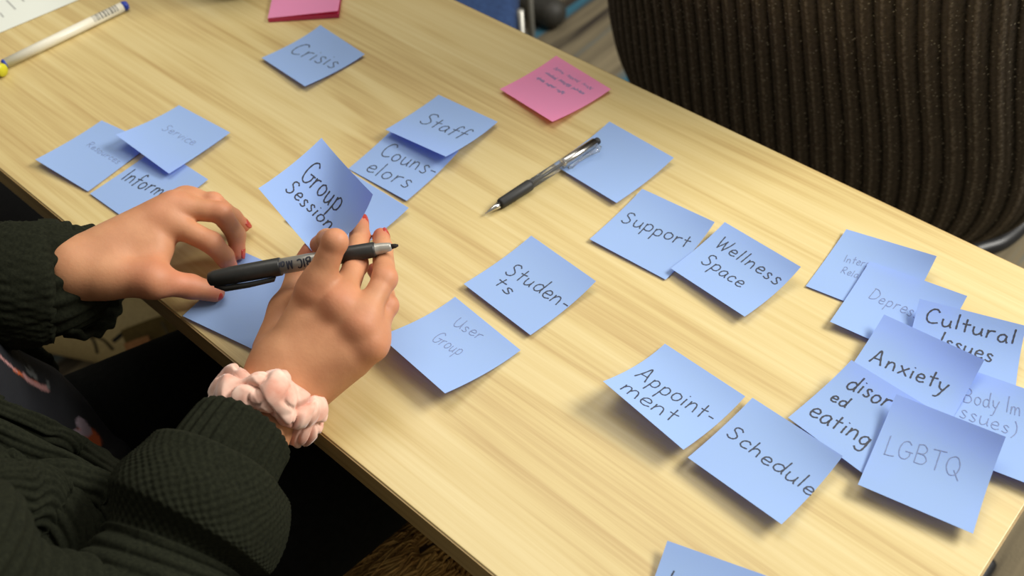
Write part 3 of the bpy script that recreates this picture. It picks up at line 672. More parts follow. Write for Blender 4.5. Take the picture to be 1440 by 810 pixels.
for J in (RI, RM, RRg, RP, LI, LM, LR):
    red = np.maximum(red, .55*np.exp(-(seg_dist(V, J[0], J[0])/.013)**2)); red = np.maximum(red, .35*np.exp(-(seg_dist(V, J[1], J[1])/.012)**2))
for J in (RI, RM, RRg, RP, RT, LI, LM, LR, LP, LT): red = np.maximum(red, .8*np.exp(-(seg_dist(V, J[3], J[3])/.012)**2))
red = np.maximum(red, .5*np.exp(-(seg_dist(V, LT[1], LT[2])/.018)**2))

def skin():
    m = mat('skin', srgb(205, 142, 108), 0.58); nt, lk, b = nodes(m)
    at_ = N(nt, 'ShaderNodeAttribute', attribute_name='redness'); tc = N(nt, 'ShaderNodeTexCoord')
    n1 = N(nt, 'ShaderNodeTexNoise', i_Scale=45.0, i_Detail=4.0); lk.new(tc.outputs['Object'], n1.inputs['Vector'])
    r = ramp(nt, [(0.3, srgb(190, 132, 94)), (0.7, srgb(205, 148, 108))]); lk.new(n1.outputs['Fac'], r.inputs['Fac'])
    mx = N(nt, 'ShaderNodeMix', data_type='RGBA'); lk.new(at_.outputs['Fac'], mx.inputs['Factor']); lk.new(r.outputs['Color'], mx.inputs['A']); mx.inputs['B'].default_value = srgb(196, 104, 82)
    lk.new(mx.outputs['Result'], b.inputs['Base Color'])
    b.inputs['Subsurface Weight'].default_value = 0.12; b.inputs['Subsurface Radius'].default_value = (0.008, 0.003, 0.0015); b.inputs['Subsurface Scale'].default_value = 1.0
    n2 = N(nt, 'ShaderNodeTexNoise', i_Scale=420.0, i_Detail=3.0); lk.new(tc.outputs['Object'], n2.inputs['Vector'])
    bu = N(nt, 'ShaderNodeBump', i_Strength=0.22, i_Distance=0.0006); lk.new(n2.outputs['Fac'], bu.inputs['Height']); lk.new(bu.outputs['Normal'], b.inputs['Normal'])
    return m
SKIN = skin()
person = empty('person', (-.66, -.12, -.73))
tag(person, 'person in a dark green knit cardigan over a floral shirt, hands sorting notes', 'person')
obj('body', V, Fc, SKIN, person, True, {'redness': red})

# ---- fingernails: thin curved shells on the finger ends
NAIL = mat('coral nail polish', srgb(178, 62, 50), 0.22)
def nail(J, r, top, ln=.0085, wd=.0036, fwd=.0008):
    a = J[2]; b = J[3]; d = (b-a)/np.linalg.norm(b-a); t = np.array(top, float); t = t - d*(t@d); t /= np.linalg.norm(t); s = np.cross(d, t)
    V = []; Fc = []; nu, nv = 6, 6
    for j in range(nv+1):
        for i in range(nu+1):
            u = i/nu*2-1; v = j/nv; w_ = wd*(1-.35*max(0, v-.6)/.4*abs(u))
            an = u*w_/r*1.15
            V.append(b + d*(fwd + (v-1)*ln + r*.75 - (u*u)*.0015*(v)) + t*(math.cos(an)*(r+.0004) - .0012*v*v) + s*math.sin(an)*(r+.0004))
    n0 = len(V); V += [q - t*.0007 for q in V[:n0]]
    for j in range(nv):
        for i in range(nu): a_ = j*(nu+1)+i; Fc.append([a_, a_+1, a_+nu+2, a_+nu+1]); Fc.append([n0+a_, n0+a_+nu+1, n0+a_+nu+2, n0+a_+1])
    rim = [i for i in range(nu+1)] + [j*(nu+1)+nu for j in range(1, nv+1)] + [nv*(nu+1)+i for i in range(nu-1, -1, -1)] + [j*(nu+1) for j in range(nv-1, 0, -1)]
    for k in range(len(rim)): p, q = rim[k], rim[(k+1) % len(rim)]; Fc.append([q, p, n0+p, n0+q])
    o = obj('fingernail', V, Fc, NAIL, person); o['label'] = 'coral red painted fingernail'
SDW = np.array([.75, .66, 0.0])    # towards the right side of the photo
nail(RM, .0064, SDW*.8+np.array([0, .1, .5])); nail(RRg, .0064, SDW*.8+np.array([0, .1, .5])); nail(RP, .0056, SDW+np.array([0, 0, .2])); nail(RT, .0076, (-.3, .5, .3)); nail(RI, .0066, (0, .5, .6))
nail(LI, .0064, (.5, .75, .3)); nail(LM, .0064, SDW+np.array([0, 0, .15])); nail(LR, .0060, SDW+np.array([0, .2, .3])); nail(LP, .0054, SDW+np.array([0, .2, .3])); nail(LT, .0074, (.45, -.5, .4))

# ---- scrunchie on the right wrist
VELVET = bumped('pink velvet', srgb(240, 206, 188), srgb(214, 148, 126), 60, 0.25, 0.9, 0.001, Sheen_Weight=0.6, Sheen_Roughness=0.4)
ax = (RELB-RW); ax /= np.linalg.norm(ax)
cS = RW + ax*.027
e1 = np.cross(ax, [0, 0, 1.]); e1 /= np.linalg.norm(e1); e2 = np.cross(e1, ax)
nt_, npn = 300, 72; V = []; Fc = []
for i in range(nt_):
    th = 2*PI*i/nt_; rd = e1*math.cos(th)+e2*math.sin(th)
    for j in range(npn):
        ph = 2*PI*j/npn
        q = Vector((math.cos(th)*2.1, math.sin(th)*2.1, 0)); q2 = Vector((math.cos(ph)*.5, math.sin(ph)*.5, 3))
        w1 = noise.noise(q*1.3 + q2*1.1); w2 = noise.noise(q*2.6 + q2*1.4 + Vector((7, 3, 1)))
        b0 = Vector(tuple(cS + rd*(.028+.013*math.cos(ph)) + ax*.013*math.sin(ph)))
        a1 = noise.noise(b0*38); a2 = noise.noise(b0*64 + Vector((3, 9, 4))); a3 = noise.noise(b0*45 + Vector((13, 2, 7)))
        vly = max(0, 1-abs(a1)*6)**1.3*.0065 + max(0, 1-abs(a2)*7)**1.3*.0022
        r = .0112 + .0045*a3 + .0030*abs(math.sin(4*th+2*a3)) - vly
        off = .0035*math.sin(5*th + 1.0) + .003*a3
        p = cS + rd*(.0292 + .85*math.cos(ph)*r) + ax*(1.15*math.sin(ph)*r + off)
        V.append(p)
for i in range(nt_):
    for j in range(npn):
        a = i*npn+j; b_ = ((i+1) % nt_)*npn+j; c = ((i+1) % nt_)*npn+(j+1) % npn; d_ = i*npn+(j+1) % npn; Fc.append([a, b_, c, d_])
o = obj('scrunchie', V, Fc, VELVET, person); o['label'] = 'pale pink crumpled velvet scrunchie on the right wrist'

# ------------------------------------------------------------------ clothes
def knit(name, c1, c2, attr=None):
    m = mat(name, c1, 0.95); nt, lk, b = nodes(m); b.inputs['Specular IOR Level'].default_value = 0.08
    b.inputs['Sheen Weight'].default_value = 0.12; b.inputs['Sheen Roughness'].default_value = 0.5; b.inputs['Sheen Tint'].default_value = (c2[0]*4, c2[1]*4, c2[2]*4, 1)
    tc = N(nt, 'ShaderNodeTexCoord'); n1 = N(nt, 'ShaderNodeTexNoise', i_Scale=420.0, i_Detail=4.0); lk.new(tc.outputs['Object'], n1.inputs['Vector'])
    r = ramp(nt, [(0.15, c1), (0.85, c2)]); lk.new(n1.outputs['Fac'], r.inputs['Fac']); lk.new(r.outputs['Color'], b.inputs['Base Color'])
    bu = N(nt, 'ShaderNodeBump', i_Strength=0.3, i_Distance=0.001); lk.new(n1.outputs['Fac'], bu.inputs['Height'])
    if attr:
        a = N(nt, 'ShaderNodeAttribute', attribute_name=attr); mu = N(nt, 'ShaderNodeMath', operation='MULTIPLY'); mu.inputs[1].default_value = 2*PI; lk.new(a.outputs['Fac'], mu.inputs[0])
        si = N(nt, 'ShaderNodeMath', operation='SINE'); lk.new(mu.outputs[0], si.inputs[0])
        b2 = N(nt, 'ShaderNodeBump', i_Strength=1.0, i_Distance=0.0022); lk.new(si.outputs[0], b2.inputs['Height']); lk.new(b2.outputs['Normal'], bu.inputs['Normal'])
    lk.new(bu.outputs['Normal'], b.inputs['Normal'])
    return m
GREEN1, GREEN2 = srgb(18, 20, 14), srgb(38, 40, 29)
KNIT = knit('dark green knit', GREEN1, GREEN2); KNITA = knit('dark green ribbed knit', GREEN1, GREEN2, 'rib')
def tube_surface(path, prof, disp, nth, e_up, close=False):
    """path(s)->centre; prof = list of (s, radius); disp(s, th, r)->r; returns verts, faces"""
    V = []; Fc = []
    for s_, r in prof:
        c = path(s_); t = path(s_+.002)-path(s_-.002); t /= np.linalg.norm(t)
        a = np.array(e_up, float); a = a - t*(a@t); a /= np.linalg.norm(a); b = np.cross(t, a)
        for k in range(nth):
            th = 2*PI*k/nth; R = disp(s_, th, r); V.append(c + (a*math.cos(th) + b*math.sin(th))*R)
    m = len(prof)
    for i in range(m-1):
        for k in range(nth):
            k2 = (k+1) % nth; Fc.append([i*nth+k, i*nth+k2, (i+1)*nth+k2, (i+1)*nth+k])
    return V, Fc
def poly_path(P):
    P = smooth_path(P, 12); P = np.array(P); L = np.concatenate([[0], np.cumsum(np.linalg.norm(np.diff(P, axis=0), axis=1))])
    def f(s):
        if s < 0: return P[0] + (P[1]-P[0])/np.linalg.norm(P[1]-P[0])*s
        if s > L[-1]: return P[-1] + (P[-1]-P[-2])/np.linalg.norm(P[-1]-P[-2])*(s-L[-1])
        return np.array([np.interp(s, L, P[:, k]) for k in range(3)])
    return f, L[-1]
def n3(x, y, z): return noise.noise(Vector((x, y, z)))

# right sleeve: ribbed cuff, then a bulky slouched roll, then the sleeve running back to the shoulder
pr, Lr = poly_path([A3(344, 605, .041), A3(312, 655, .042), A3(285, 705, .038), A3(235, 790, .030), RELB+np.array([.0, .0, 0.01])])
cuff = [(.035, .027), (.012, .028), (.001, .0305), (-.001, .0325), (.001, .0345)] + [(.004+.0012*i, .0352+.00008*i) for i in range(46)]
V, Fc = tube_surface(pr, cuff, lambda s, th, r: r + .0011*math.sin(30*th) + .0015*math.sin(2*th+1) + .0008*n3(s*60, th*2, 1), 300, (0, 0, 1))
o = obj('sleeve_cuff', V, Fc, KNIT, person); o['label'] = 'ribbed cuff of the right cardigan sleeve'
prof = [(.060, .034), (.046, .036), (.037, .039), (.034, .044), (.0335, .048)]
s_ = .035
while s_ < Lr+.02:
    if s_ < .075: r = .050 + .009*math.sin(min((s_-.035)/.040, 1)*PI*.62)
    elif s_ < .095: r = .0585 - .014*math.sin((s_-.075)/.020*PI*.5)
    else: r = .0445 + .013*min((s_-.095)/.03, 1)
    prof.append((s_, r)); s_ += .0009 if s_ < .11 else .0016
def dsp(s, th, r):
    wf = .0008*math.sin(56*th)*math.sin(s*2*PI/.0056) if s < .092 else .0034*abs(math.sin(s*PI/.0098 + .5*math.sin(th*2)))
    return r + wf + .006*n3(s*9, math.cos(th)*1.1, math.sin(th)*1.1) + .0012*n3(s*60, th*3, 4)
V, Fc = tube_surface(pr, prof, dsp, 330, (0, 0, 1))
o = obj('sleeve', V, Fc, KNIT, person); o['label'] = 'slouched waffle-knit right sleeve of the cardigan'
pu, Lu = poly_path([RELB+(RELB-RSH)*.08+np.array([0, .015, 0]), RELB*.65+RSH*.35, RELB*.3+RSH*.7, RSH+(RSH-RELB)*.1])
V, Fc = tube_surface(pu, [(i*Lu/240, .060+.005*math.sin(i*.12)) for i in range(241)], lambda s, th, r: r + .0034*abs(math.sin(s*PI/.0105+.6*math.sin(th)))+.006*n3(s*12, math.cos(th), math.sin(th)), 200, (1, 0, 0))
obj('upper_sleeve', V, Fc, KNIT, person)
# left sleeve: wide cuff mouth hanging at the table edge
P0_ = A3(134, 399, .018); OUT_ = .89*np.array(Rr) + .46*(np.array(CAMP)-P0_)/np.linalg.norm(np.array(CAMP)-P0_)
pl, Ll = poly_path([P0_, P0_-OUT_*.022, A3(76, 394, .028), A3(20, 400, .033), A3(-50, 406, .030), A3(-130, 412, .01), LELB])
def cuffL(s, th, r):
    return r*(1+.10*math.cos(th+.4)+.06*math.sin(2*th)) + .0016*math.sin(17*th + 4*s/.05) + .002*n3(s*22, math.cos(th)*1.2, math.sin(th)*1.2)
prof = [(.05, .030), (.03, .033), (.012, .036), (.003, .037), (-.001, .039), (.001, .0415)] + [(.003+.001*i, .0430-.0025*math.sin(min(i/45, 1)*PI)) for i in range(50)]
V, Fc = tube_surface(pl, prof, cuffL, 260, (0, 0, 1))
o = obj('sleeve_cuff', V, Fc, KNIT, person); o['label'] = 'wide ribbed cuff of the left sleeve at the table edge'
prof = [(.050, .040), (.049, .043)] + [(.051+.0022*i, .046+.004*math.sin(i*.13)) for i in range(int((Ll-.051)/.0022)+8)]
V, Fc = tube_surface(pl, prof, lambda s, th, r: r + .0010*math.sin(40*th)*math.sin(s*2*PI/.007) + .006*n3(s*12, math.cos(th)*1.2, math.sin(th)*1.2) + .0015*n3(s*90, th*9, 2), 260, (0, 0, 1))
o = obj('sleeve', V, Fc, KNIT, person); o['label'] = 'fuzzy left sleeve of the cardigan'
pu, Lu = poly_path([LELB+(LELB-LSH)*.08, LELB*.65+LSH*.35, LELB*.3+LSH*.7, LSH+(LSH-LELB)*.1])
V, Fc = tube_surface(pu, [(i*Lu/40, .060) for i in range(41)], lambda s, th, r: r + .0016*math.sin(22*th)+.005*n3(s*12, math.cos(th), math.sin(th)), 160, (1, 0, 0))
obj('upper_sleeve', V, Fc, KNIT, person)

# shirt
E1 = A3(0, 583, .02); E2 = A3(172, 668, -.115)      # right front edge of the cardigan
f4 = Field((-.88, -.26, -.30), (-.44, .24, .32), .0030)
def torso(F_, g):
    F_.cone((-.68, -.08, -.18), .135+g, (-.67, -.04, .14), .120+g, .03)
    F_.cone((-.76, -.06, .19), .075+g, (-.58, -.06, .19), .075+g, .05)
    F_.cone((-.70, .028, -.12), .074+g, (-.69, .00, .05), .078+g, .05)
    F_.cone((-.68, .06, -.12), .055+g, (-.625, .095, -.150), .026+g, .04)
torso(f4, .0)
V, Fc = f4.mesh()
col = np.tile(np.array([.010, .011, .015]), (len(V), 1))
def paint(c, a, b, r, soft=.0015):
    d_ = seg_dist(V, a, b); k = np.clip((r-d_)/soft+.5, 0, 1)[:, None]; col[:] = col*(1-k) + np.array(c)*k
ORG, LAV, GRY, PNK = (.62, .13, .04), (.42, .33, .40), (.16, .17, .17), (.50, .25, .24)
def ray_hit(px, py, P):
    o_ = np.array(CAMP); q = A3(px, py, -.3)-o_; q /= np.linalg.norm(q); w_ = P-o_; t = w_@q; dd = np.linalg.norm(w_-t[:, None]*q, axis=1)
    m = dd < .006
    return P[m][np.argmin(t[m])] if m.any() else A3(px, py, -.1)
H = lambda px, py: ray_hit(px, py, V)
for (x0, y0, x1, y1, r, c_) in [(122, 612, 134, 608, .0085, ORG), (118, 620, 130, 617, .0075, ORG), (122, 590, 128, 598, .0055, LAV), (140, 612, 142, 615, .006, ORG), (116, 603, 122, 606, .003, LAV),
        (30, 515, 62, 536, .0016, ORG), (44, 526, 74, 541, .0030, PNK), (0, 490, 34, 518, .0012, PNK), (52, 512, 58, 524, .0042, GRY), (48, 516, 52, 520, .003, GRY), (74, 530, 78, 542, .002, GRY),
        (0, 432, 18, 455, .0022, LAV), (18, 455, 36, 470, .0014, PNK), (0, 424, 30, 452, .001, PNK), (-2, 545, 4, 575, .007, ORG), (-6, 552, 2, 572, .0055, (.75, .6, .6)), (4, 548, 10, 560, .002, ORG)]:
    paint(c_, H(x0, y0), H(x1, y1), r)
SH = mat('floral shirt fabric', (.01, .011, .015, 1), .7); nt, lk, b = nodes(SH); at_ = N(nt, 'ShaderNodeAttribute', attribute_name='print'); lk.new(at_.outputs['Color'], b.inputs['Base Color'])
nz = N(nt, 'ShaderNodeTexNoise', i_Scale=28.0, i_Detail=2.0); bu = N(nt, 'ShaderNodeBump', i_Strength=0.5, i_Distance=0.006); tc = N(nt, 'ShaderNodeTexCoord'); lk.new(tc.outputs['Object'], nz.inputs['Vector']); lk.new(nz.outputs['Fac'], bu.inputs['Height']); lk.new(bu.outputs['Normal'], b.inputs['Normal'])
o = obj('shirt', V, Fc, SH, person, True, {'print': col}); o['label'] = 'near-black shirt printed with orange and lavender flowers'

# cardigan body: a thicker shell over the torso, open down the front
f5 = Field((-.92, -.28, -.32), (-.38, .26, .36), .0034)
torso(f5, .014)
f5.cone((-.50, -.02, -.10), .055, (-.47, -.06, .14), .060, .05)
f5.cone(E1-np.array([0, 0, .0]), .011, E2, .010, .006)
f5.cone(E1+np.array([.028, -.012, -.0]), .011, E2+np.array([.022, -.012, -.01]), .010, .006)
f5.cone(A3(-20, 665, .05), .022, A3(110, 700, -.02), .018, .01); f5.cone(A3(110, 700, -.02), .018, A3(190, 700, -.03), .016, .01)
f5.cone(A3(-30, 740, .05), .034, A3(70, 760, .02), .034, .01); f5.cone(A3(70, 760, .02), .034, A3(150, 800, .01), .03, .01)
# opening: remove the wedge in front between the two front edges
lo5 = f5.lo; X, Y, Z = np.meshgrid(*[lo5[k]+f5.h*np.arange(f5.n[k]) for k in range(3)], indexing='ij')
axp = np.array([-.68, -.12, 0.0]); 
def plane(p, q, r):
    n_ = np.cross(q-p, r-p); return n_/np.linalg.norm(n_), p
nR, pR = plane(E1, E2, axp); nR = nR if nR[0] < 0 else -nR       # points to the shirt side
L1 = A3(0, 420, .0); L2 = A3(80, 548, -.14)
nL, pL = plane(L1, L2, axp); nL = nL if nL[0] > 0 else -nL
dR = (X-pR[0])*nR[0]+(Y-pR[1])*nR[1]+(Z-pR[2])*nR[2] - .004; dL = (X-pL[0])*nL[0]+(Y-pL[1])*nL[1]+(Z-pL[2])*nL[2]
wedge = np.minimum(np.minimum(dR, dL), Y+.06)
f5.F = np.maximum(f5.F, (wedge+.006).astype(np.float32))
Ff = Field((-.62, -.06, -.15), (-.385, .135, .115), .0019)
torso(Ff, .014)
def folds(K):
    K.cone((-.50, -.02, -.10), .055, (-.47, -.06, .14), .060, .05)
    K.cone(E1-np.array([0, 0, .0]), .011, E2, .010, .006)
    K.cone(E1+np.array([.028, -.012, -.0]), .011, E2+np.array([.022, -.012, -.01]), .010, .006)
    K.cone(A3(-20, 665, .05), .022, A3(110, 700, -.02), .018, .01); K.cone(A3(110, 700, -.02), .018, A3(190, 700, -.03), .016, .01)
    K.cone(A3(-30, 740, .05), .034, A3(70, 760, .02), .034, .01); K.cone(A3(70, 760, .02), .034, A3(150, 800, .01), .03, .01)
folds(Ff)
Xf, Yf, Zf = np.meshgrid(*[Ff.lo[k]+Ff.h*np.arange(Ff.n[k]) for k in range(3)], indexing='ij')
ee = (E2-E1)/np.linalg.norm(E2-E1); pv = np.cross(ee, -np.array(F)); pv /= np.linalg.norm(pv)
q_ = (Xf-E1[0])*pv[0]+(Yf-E1[1])*pv[1]+(Zf-E1[2])*pv[2]; l_ = (Xf-E1[0])*ee[0]+(Yf-E1[1])*ee[1]+(Zf-E1[2])*ee[2]
ph_ = q_/.0105 + 1.2*np.sin(l_*22+q_*30) + .5*np.sin(l_*60)
Ff.F -= (.0042*np.abs(np.sin(PI*ph_)) - .0006 + .0004*np.sin(l_*2*PI/.0045)).astype(np.float32)
wf_ = np.minimum(np.minimum((Xf-pR[0])*nR[0]+(Yf-pR[1])*nR[1]+(Zf-pR[2])*nR[2] - .004, (Xf-pL[0])*nL[0]+(Yf-pL[1])*nL[1]+(Zf-pL[2])*nL[2]), Yf+.06)
Ff.F = np.maximum(Ff.F, wf_.astype(np.float32))
V, Fc = Ff.mesh(); o = obj('cardigan_front', V, Fc, KNIT, person); o['label'] = 'chunky ribbed right front of the cardigan'
Vh = V
def hit2(px, py, lift):
    o_ = np.array(CAMP); q = A3(px, py, -.3)-o_; q /= np.linalg.norm(q); w_ = Vh-o_; t = w_@q; dd = np.linalg.norm(w_-t[:, None]*q, axis=1); m = dd < .004
    return (o_ + q*(t[m].min()-lift)) if m.any() else None
def roll(pxs, lift, r, nr, amp, name, lab):
    P = [hit2(x, y, lift) for x, y in pxs]; P = [p for p in P if p is not None]
    if len(P) < 2: return
    P = [P[0]-(P[1]-P[0])*.8] + P + [P[-1]+(P[-1]-P[-2])*.5]
    pp, LL = poly_path(P); n_ = int(LL/.0022)
    def rr(s, th, r0): return r0*(math.sin(min(max(s/LL, 0), 1)*PI)**.35*.75+.25) + amp*abs(math.sin(nr*th/2+.8*math.sin(s*30))) + .0025*n3(s*30, math.cos(th)*1.3, math.sin(th)*1.3+r*50)
    V_, F_ = tube_surface(pp, [(LL*i/n_, r) for i in range(n_+1)], rr, nr*7, (0, 0, 1))
    F_.append(list(range(nr*7))[::-1]); F_.append([n_*nr*7+k for k in range(nr*7)])
    o = obj(name, V_, F_, KNIT, person); o['label'] = lab
roll([(2, 578), (60, 604), (120, 636), (165, 668)], -.004, .0085, 10, .0014, 'front_band', 'ribbed front band of the cardigan')
roll([(2, 612), (55, 636), (110, 664), (150, 690)], -.004, .0085, 10, .0014, 'front_band', 'ribbed front band of the cardigan')
roll([(4, 705), (50, 722), (95, 765), (118, 806)], -.014, .026, 22, .0030, 'knit_fold', 'chunky ribbed fold of the cardigan')
roll([(60, 690), (105, 700), (150, 722), (190, 770)], -.016, .022, 20, .0028, 'knit_fold', 'chunky ribbed fold of the cardigan')
V, Fc = f5.mesh()
e_ = (E2-E1)/np.linalg.norm(E2-E1); pe = np.cross(e_, nR)
rib = (V-E1)@np.cross(e_, np.array([0, 0, 1.]))/.0075 + .25*np.sin((V@e_)*40)
o = obj('cardigan', V, Fc, KNITA, person, True, {'rib': rib}); o['label'] = 'open front of the dark green chunky knit cardigan'

# trousers
TRS = bumped('black trouser cloth', (.0035, .004, .0035, 1), (.006, .0065, .006, 1), 160, .25, .9); nodes(TRS)[2].inputs['Specular IOR Level'].default_value = .08
f6 = Field((-.92, -.32, -.78), (-.28, .62, -.04), .006)
f6.cone((-.72, -.16, -.20), .11, (-.57, -.16, -.20), .11, .05)
for hip, kn, ft in (((-.735, -.10, -.20), (-.600, .36, -.19), (-.60, .38, -.66)), ((-.530, -.06, -.20), (-.455, .36, -.19), (-.44, .36, -.66))):
    f6.cone(hip, .094, kn, .064, .03); f6.cone(kn, .064, ft, .050, .03)
V, Fc = f6.mesh(); o = obj('trousers', V, Fc, TRS, person); o['label'] = 'plain black trousers'
for x, y in ((-.60, .42), (-.44, .40)):
    f7 = Field((x-.08, y-.14, -.75), (x+.08, y+.16, -.60), .005); f7.cone((x, y-.07, -.69), .036, (x, y+.08, -.70), .030, .02); f7.F = np.maximum(f7.F, (-.729-(f7.lo[2]+f7.h*np.arange(f7.n[2])))[None, None, :].astype(np.float32))
    V, Fc = f7.mesh(); obj('shoe', V, Fc, RUBBER, person)
# hair
f8 = Field((HD-.20), (HD+.20), .005)
f8.cone(HD-HF*.028+HU*.030, .088, HD-HF*.05-HU*.02, .080, .02)
for sg in (-1, 1): f8.cone(HD+HR*sg*.062-HF*.03+HU*.01, .034, HD+HR*sg*.075-HF*.035-HU*.14, .026, .03)
f8.cone(HD-HF*.07, .06, HD-HF*.09-HU*.15, .045, .04)
V, Fc = f8.mesh(); obj('hair', V, Fc, bumped('dark brown hair', (.03, .017, .01, 1), (.05, .03, .018, 1), 90, .8, .5), person)
for sg in (-1, 1):
    mb = MB(); c_ = HD+HR*sg*.030+HF*.064+HU*.004; mb.tube([c_-HF*.010, c_-HF*.006, c_, c_+HF*.006, c_+HF*.009], [.004, .010, .0125, .009, .003], 16)
    mb.build('eye', mat('eye white', (.7, .7, .68, 1), .2), person)

# the person's chair
DARKFAB = bumped('black chair fabric', (.008, .008, .009, 1), (.013, .013, .014, 1), 250, .4, .95)
ch = empty('office_chair', (-.66, -.16, -.73))
mb = MB(); mb.box((-.66, -.12, -.345), (.46, .44, .07), bev=.03); mb.build('seat', DARKFAB, ch)
mb = MB(); mb.box((-.66, -.40, -.02), (.42, .06, .46), bev=.028); mb.build('backrest', DARKFAB, ch)
mb = MB(); mb.tube([(-.66, -.30, -.38), (-.66, -.42, -.36), (-.66, -.43, -.1)], .02, 10); mb.build('back_bracket', BLACKMETAL, ch)
mb = MB(); mb.tube([(-.66, -.16, -.38), (-.66, -.16, -.66)], .025, 14); mb.build('column', BLACKMETAL, ch)
for k in range(5):
    a = 2*PI*k/5+1.1; e = (-.66+.27*math.cos(a), -.16+.27*math.sin(a))
    mb = MB(); mb.tube([(-.66, -.16, -.645), (e[0], e[1], -.675)], [.022, .014], 10); lg = mb.build('leg', BLACKMETAL, ch)
    mb = MB(); mb.tube([(e[0]-.012, e[1], -.703), (e[0]+.012, e[1], -.703)], .026, 16); mb.build('caster', RUBBER, lg)
tag(ch, 'black office chair under the person in the cardigan', 'chair')

# ------------------------------------------------------------------ chair with a ribbed back across the table
def ribbed():
    m = mat('ribbed charcoal brown upholstery', srgb(52, 46, 40), .9); nt, lk, b = nodes(m); b.inputs['Specular IOR Level'].default_value = .15
    a = N(nt, 'ShaderNodeAttribute', attribute_name='rib'); tc = N(nt, 'ShaderNodeTexCoord')
    n1 = N(nt, 'ShaderNodeTexNoise', i_Scale=260.0, i_Detail=4.0); lk.new(tc.outputs['Object'], n1.inputs['Vector'])
    ad = N(nt, 'ShaderNodeMath', operation='MULTIPLY_ADD'); ad.inputs[1].default_value = .55; lk.new(n1.outputs['Fac'], ad.inputs[0]); lk.new(a.outputs['Fac'], ad.inputs[2])
    r = ramp(nt, [(0.25, srgb(34, 30, 24)), (0.80, srgb(96, 86, 74)), (0.96, srgb(138, 126, 110))]); lk.new(ad.outputs[0], r.inputs['Fac'])
    vo = N(nt, 'ShaderNodeTexVoronoi', i_Scale=170.0); lk.new(tc.outputs['Object'], vo.inputs['Vector']); vr = ramp(nt, [(.12, (1, 1, 1, 1)), (.2, (0, 0, 0, 1))]); lk.new(vo.outputs['Distance'], vr.inputs['Fac'])
    vm = N(nt, 'ShaderNodeMix', data_type='RGBA'); lk.new(vr.outputs['Color'], vm.inputs['Factor']); lk.new(r.outputs['Color'], vm.inputs['A']); vm.inputs['B'].default_value = srgb(150, 142, 124); lk.new(vm.outputs['Result'], b.inputs['Base Color'])
    bu = N(nt, 'ShaderNodeBump', i_Strength=.6, i_Distance=.0015); lk.new(n1.outputs['Fac'], bu.inputs['Height']); lk.new(bu.outputs['Normal'], b.inputs['Normal'])
    return m
RIB = ribbed()
cx, cy, cz = -.440, .985, -.05; W2, H2 = .345, .365
rc = empty('ribbed_chair', (cx, cy+.25, -.73))
NU, NV = 560, 90; V = []; Fc = []; ra = []
NR = 31
def back(s, t, side):
    """s, t in -1..1 over the pad; side 0 faces the table"""
    # superellipse outline
    k = (1-abs(t)**3.2)**(1/3.2) if abs(t) < 1 else 0
    wv = W2*(.80+.20*k)*(1.0 if t > 0 else 1-(.08 if s < 0 else .27)*(-t)**2.2)*(1-.24*(lambda q: q*q*(3-2*q))(min(1, max(0, (t+1)/1.5))))
    x = s*wv*max(k, .04)**.45
    z = t*H2
    edge = max(0, 1-abs(s)**4)**.5*max(0, 1-abs(t)**5)**.5
    bulge = .055*edge
    y = .10*(1-(1-(s*.95)**2)) if side == 0 else .10*(1-(1-(s*.95)**2))
    return x, y, z, bulge
for side in (0, 1):
    nu = NU if side == 0 else 60; nv = NV if side == 0 else 30; k0 = len(V)
    for j in range(nv+1):
        t = -1+2*j/nv
        for i in range(nu+1):
            s = -1+2*i/nu; x, y, z, bg = back(s, t, side)
            rb = (.75*abs(math.sin(s*NR*PI/2)) + .25*abs(math.sin(s*NR*PI*1.5))) if side == 0 else .5
            yy = y - bg*(1 if side == 0 else -.35) - (.0045*rb*min(1, bg/.02) if side == 0 else 0)
            yy += .010*n3(s*1.5, t*1.5, 3)
            yy -= (z+H2)*.34      # reclines towards the table at the top
            V.append((cx+x, cy+yy, cz+z)); ra.append(rb)
    for j in range(nv):
        for i in range(nu):
            a = k0+j*(nu+1)+i; q = [a, a+1, a+nu+2, a+nu+1]; Fc.append(q if side == 0 else q[::-1])
o = obj('backrest', V, Fc, RIB, rc, True, {'rib': np.array(ra)*.6}); o['label'] = 'broad rounded backrest in ribbed charcoal brown knit fabric'
mb = MB(); mb.box((cx, cy+.27, -.29), (.48, .44, .08), bev=.035); mb.build('seat', DARKFAB, rc)
mb = MB(); mb.tube([(cx, cy+.27, -.33), (cx, cy+.27, -.64)], .028, 16); mb.build('column', BLACKMETAL, rc)
ctr = (cx, cy+.27)
# curved armrest support under the seat towards the right, and star base
for k in range(5):
    a = 2*PI*k/5 - .35; e = (ctr[0]+.30*math.cos(a), ctr[1]+.30*math.sin(a))
    mb = MB(); mb.tube([(ctr[0], ctr[1], -.63), (e[0], e[1], -.67)], [.024, .015], 10); lg = mb.build('leg', BLACKMETAL, rc)
    mb = MB(); mb.tube([(e[0]-.012, e[1], -.703), (e[0]+.012, e[1], -.703)], .026, 16); mb.build('caster', RUBBER, lg)
pts = smooth_path([A3(1330, 372, -.42), A3(1372, 353, -.42), A3(1408, 341, -.42), A3(1438, 315, -.42), A3(1456, 280, -.41)], 8)
mb = MB(); mb.tube(pts, .0115, 12); o = mb.build('curved_frame', BLACKMETAL, rc); o['label'] = 'black curved frame bar below the backrest'
tag(rc, 'chair with a broad ribbed charcoal brown back beyond the far table edge', 'chair')

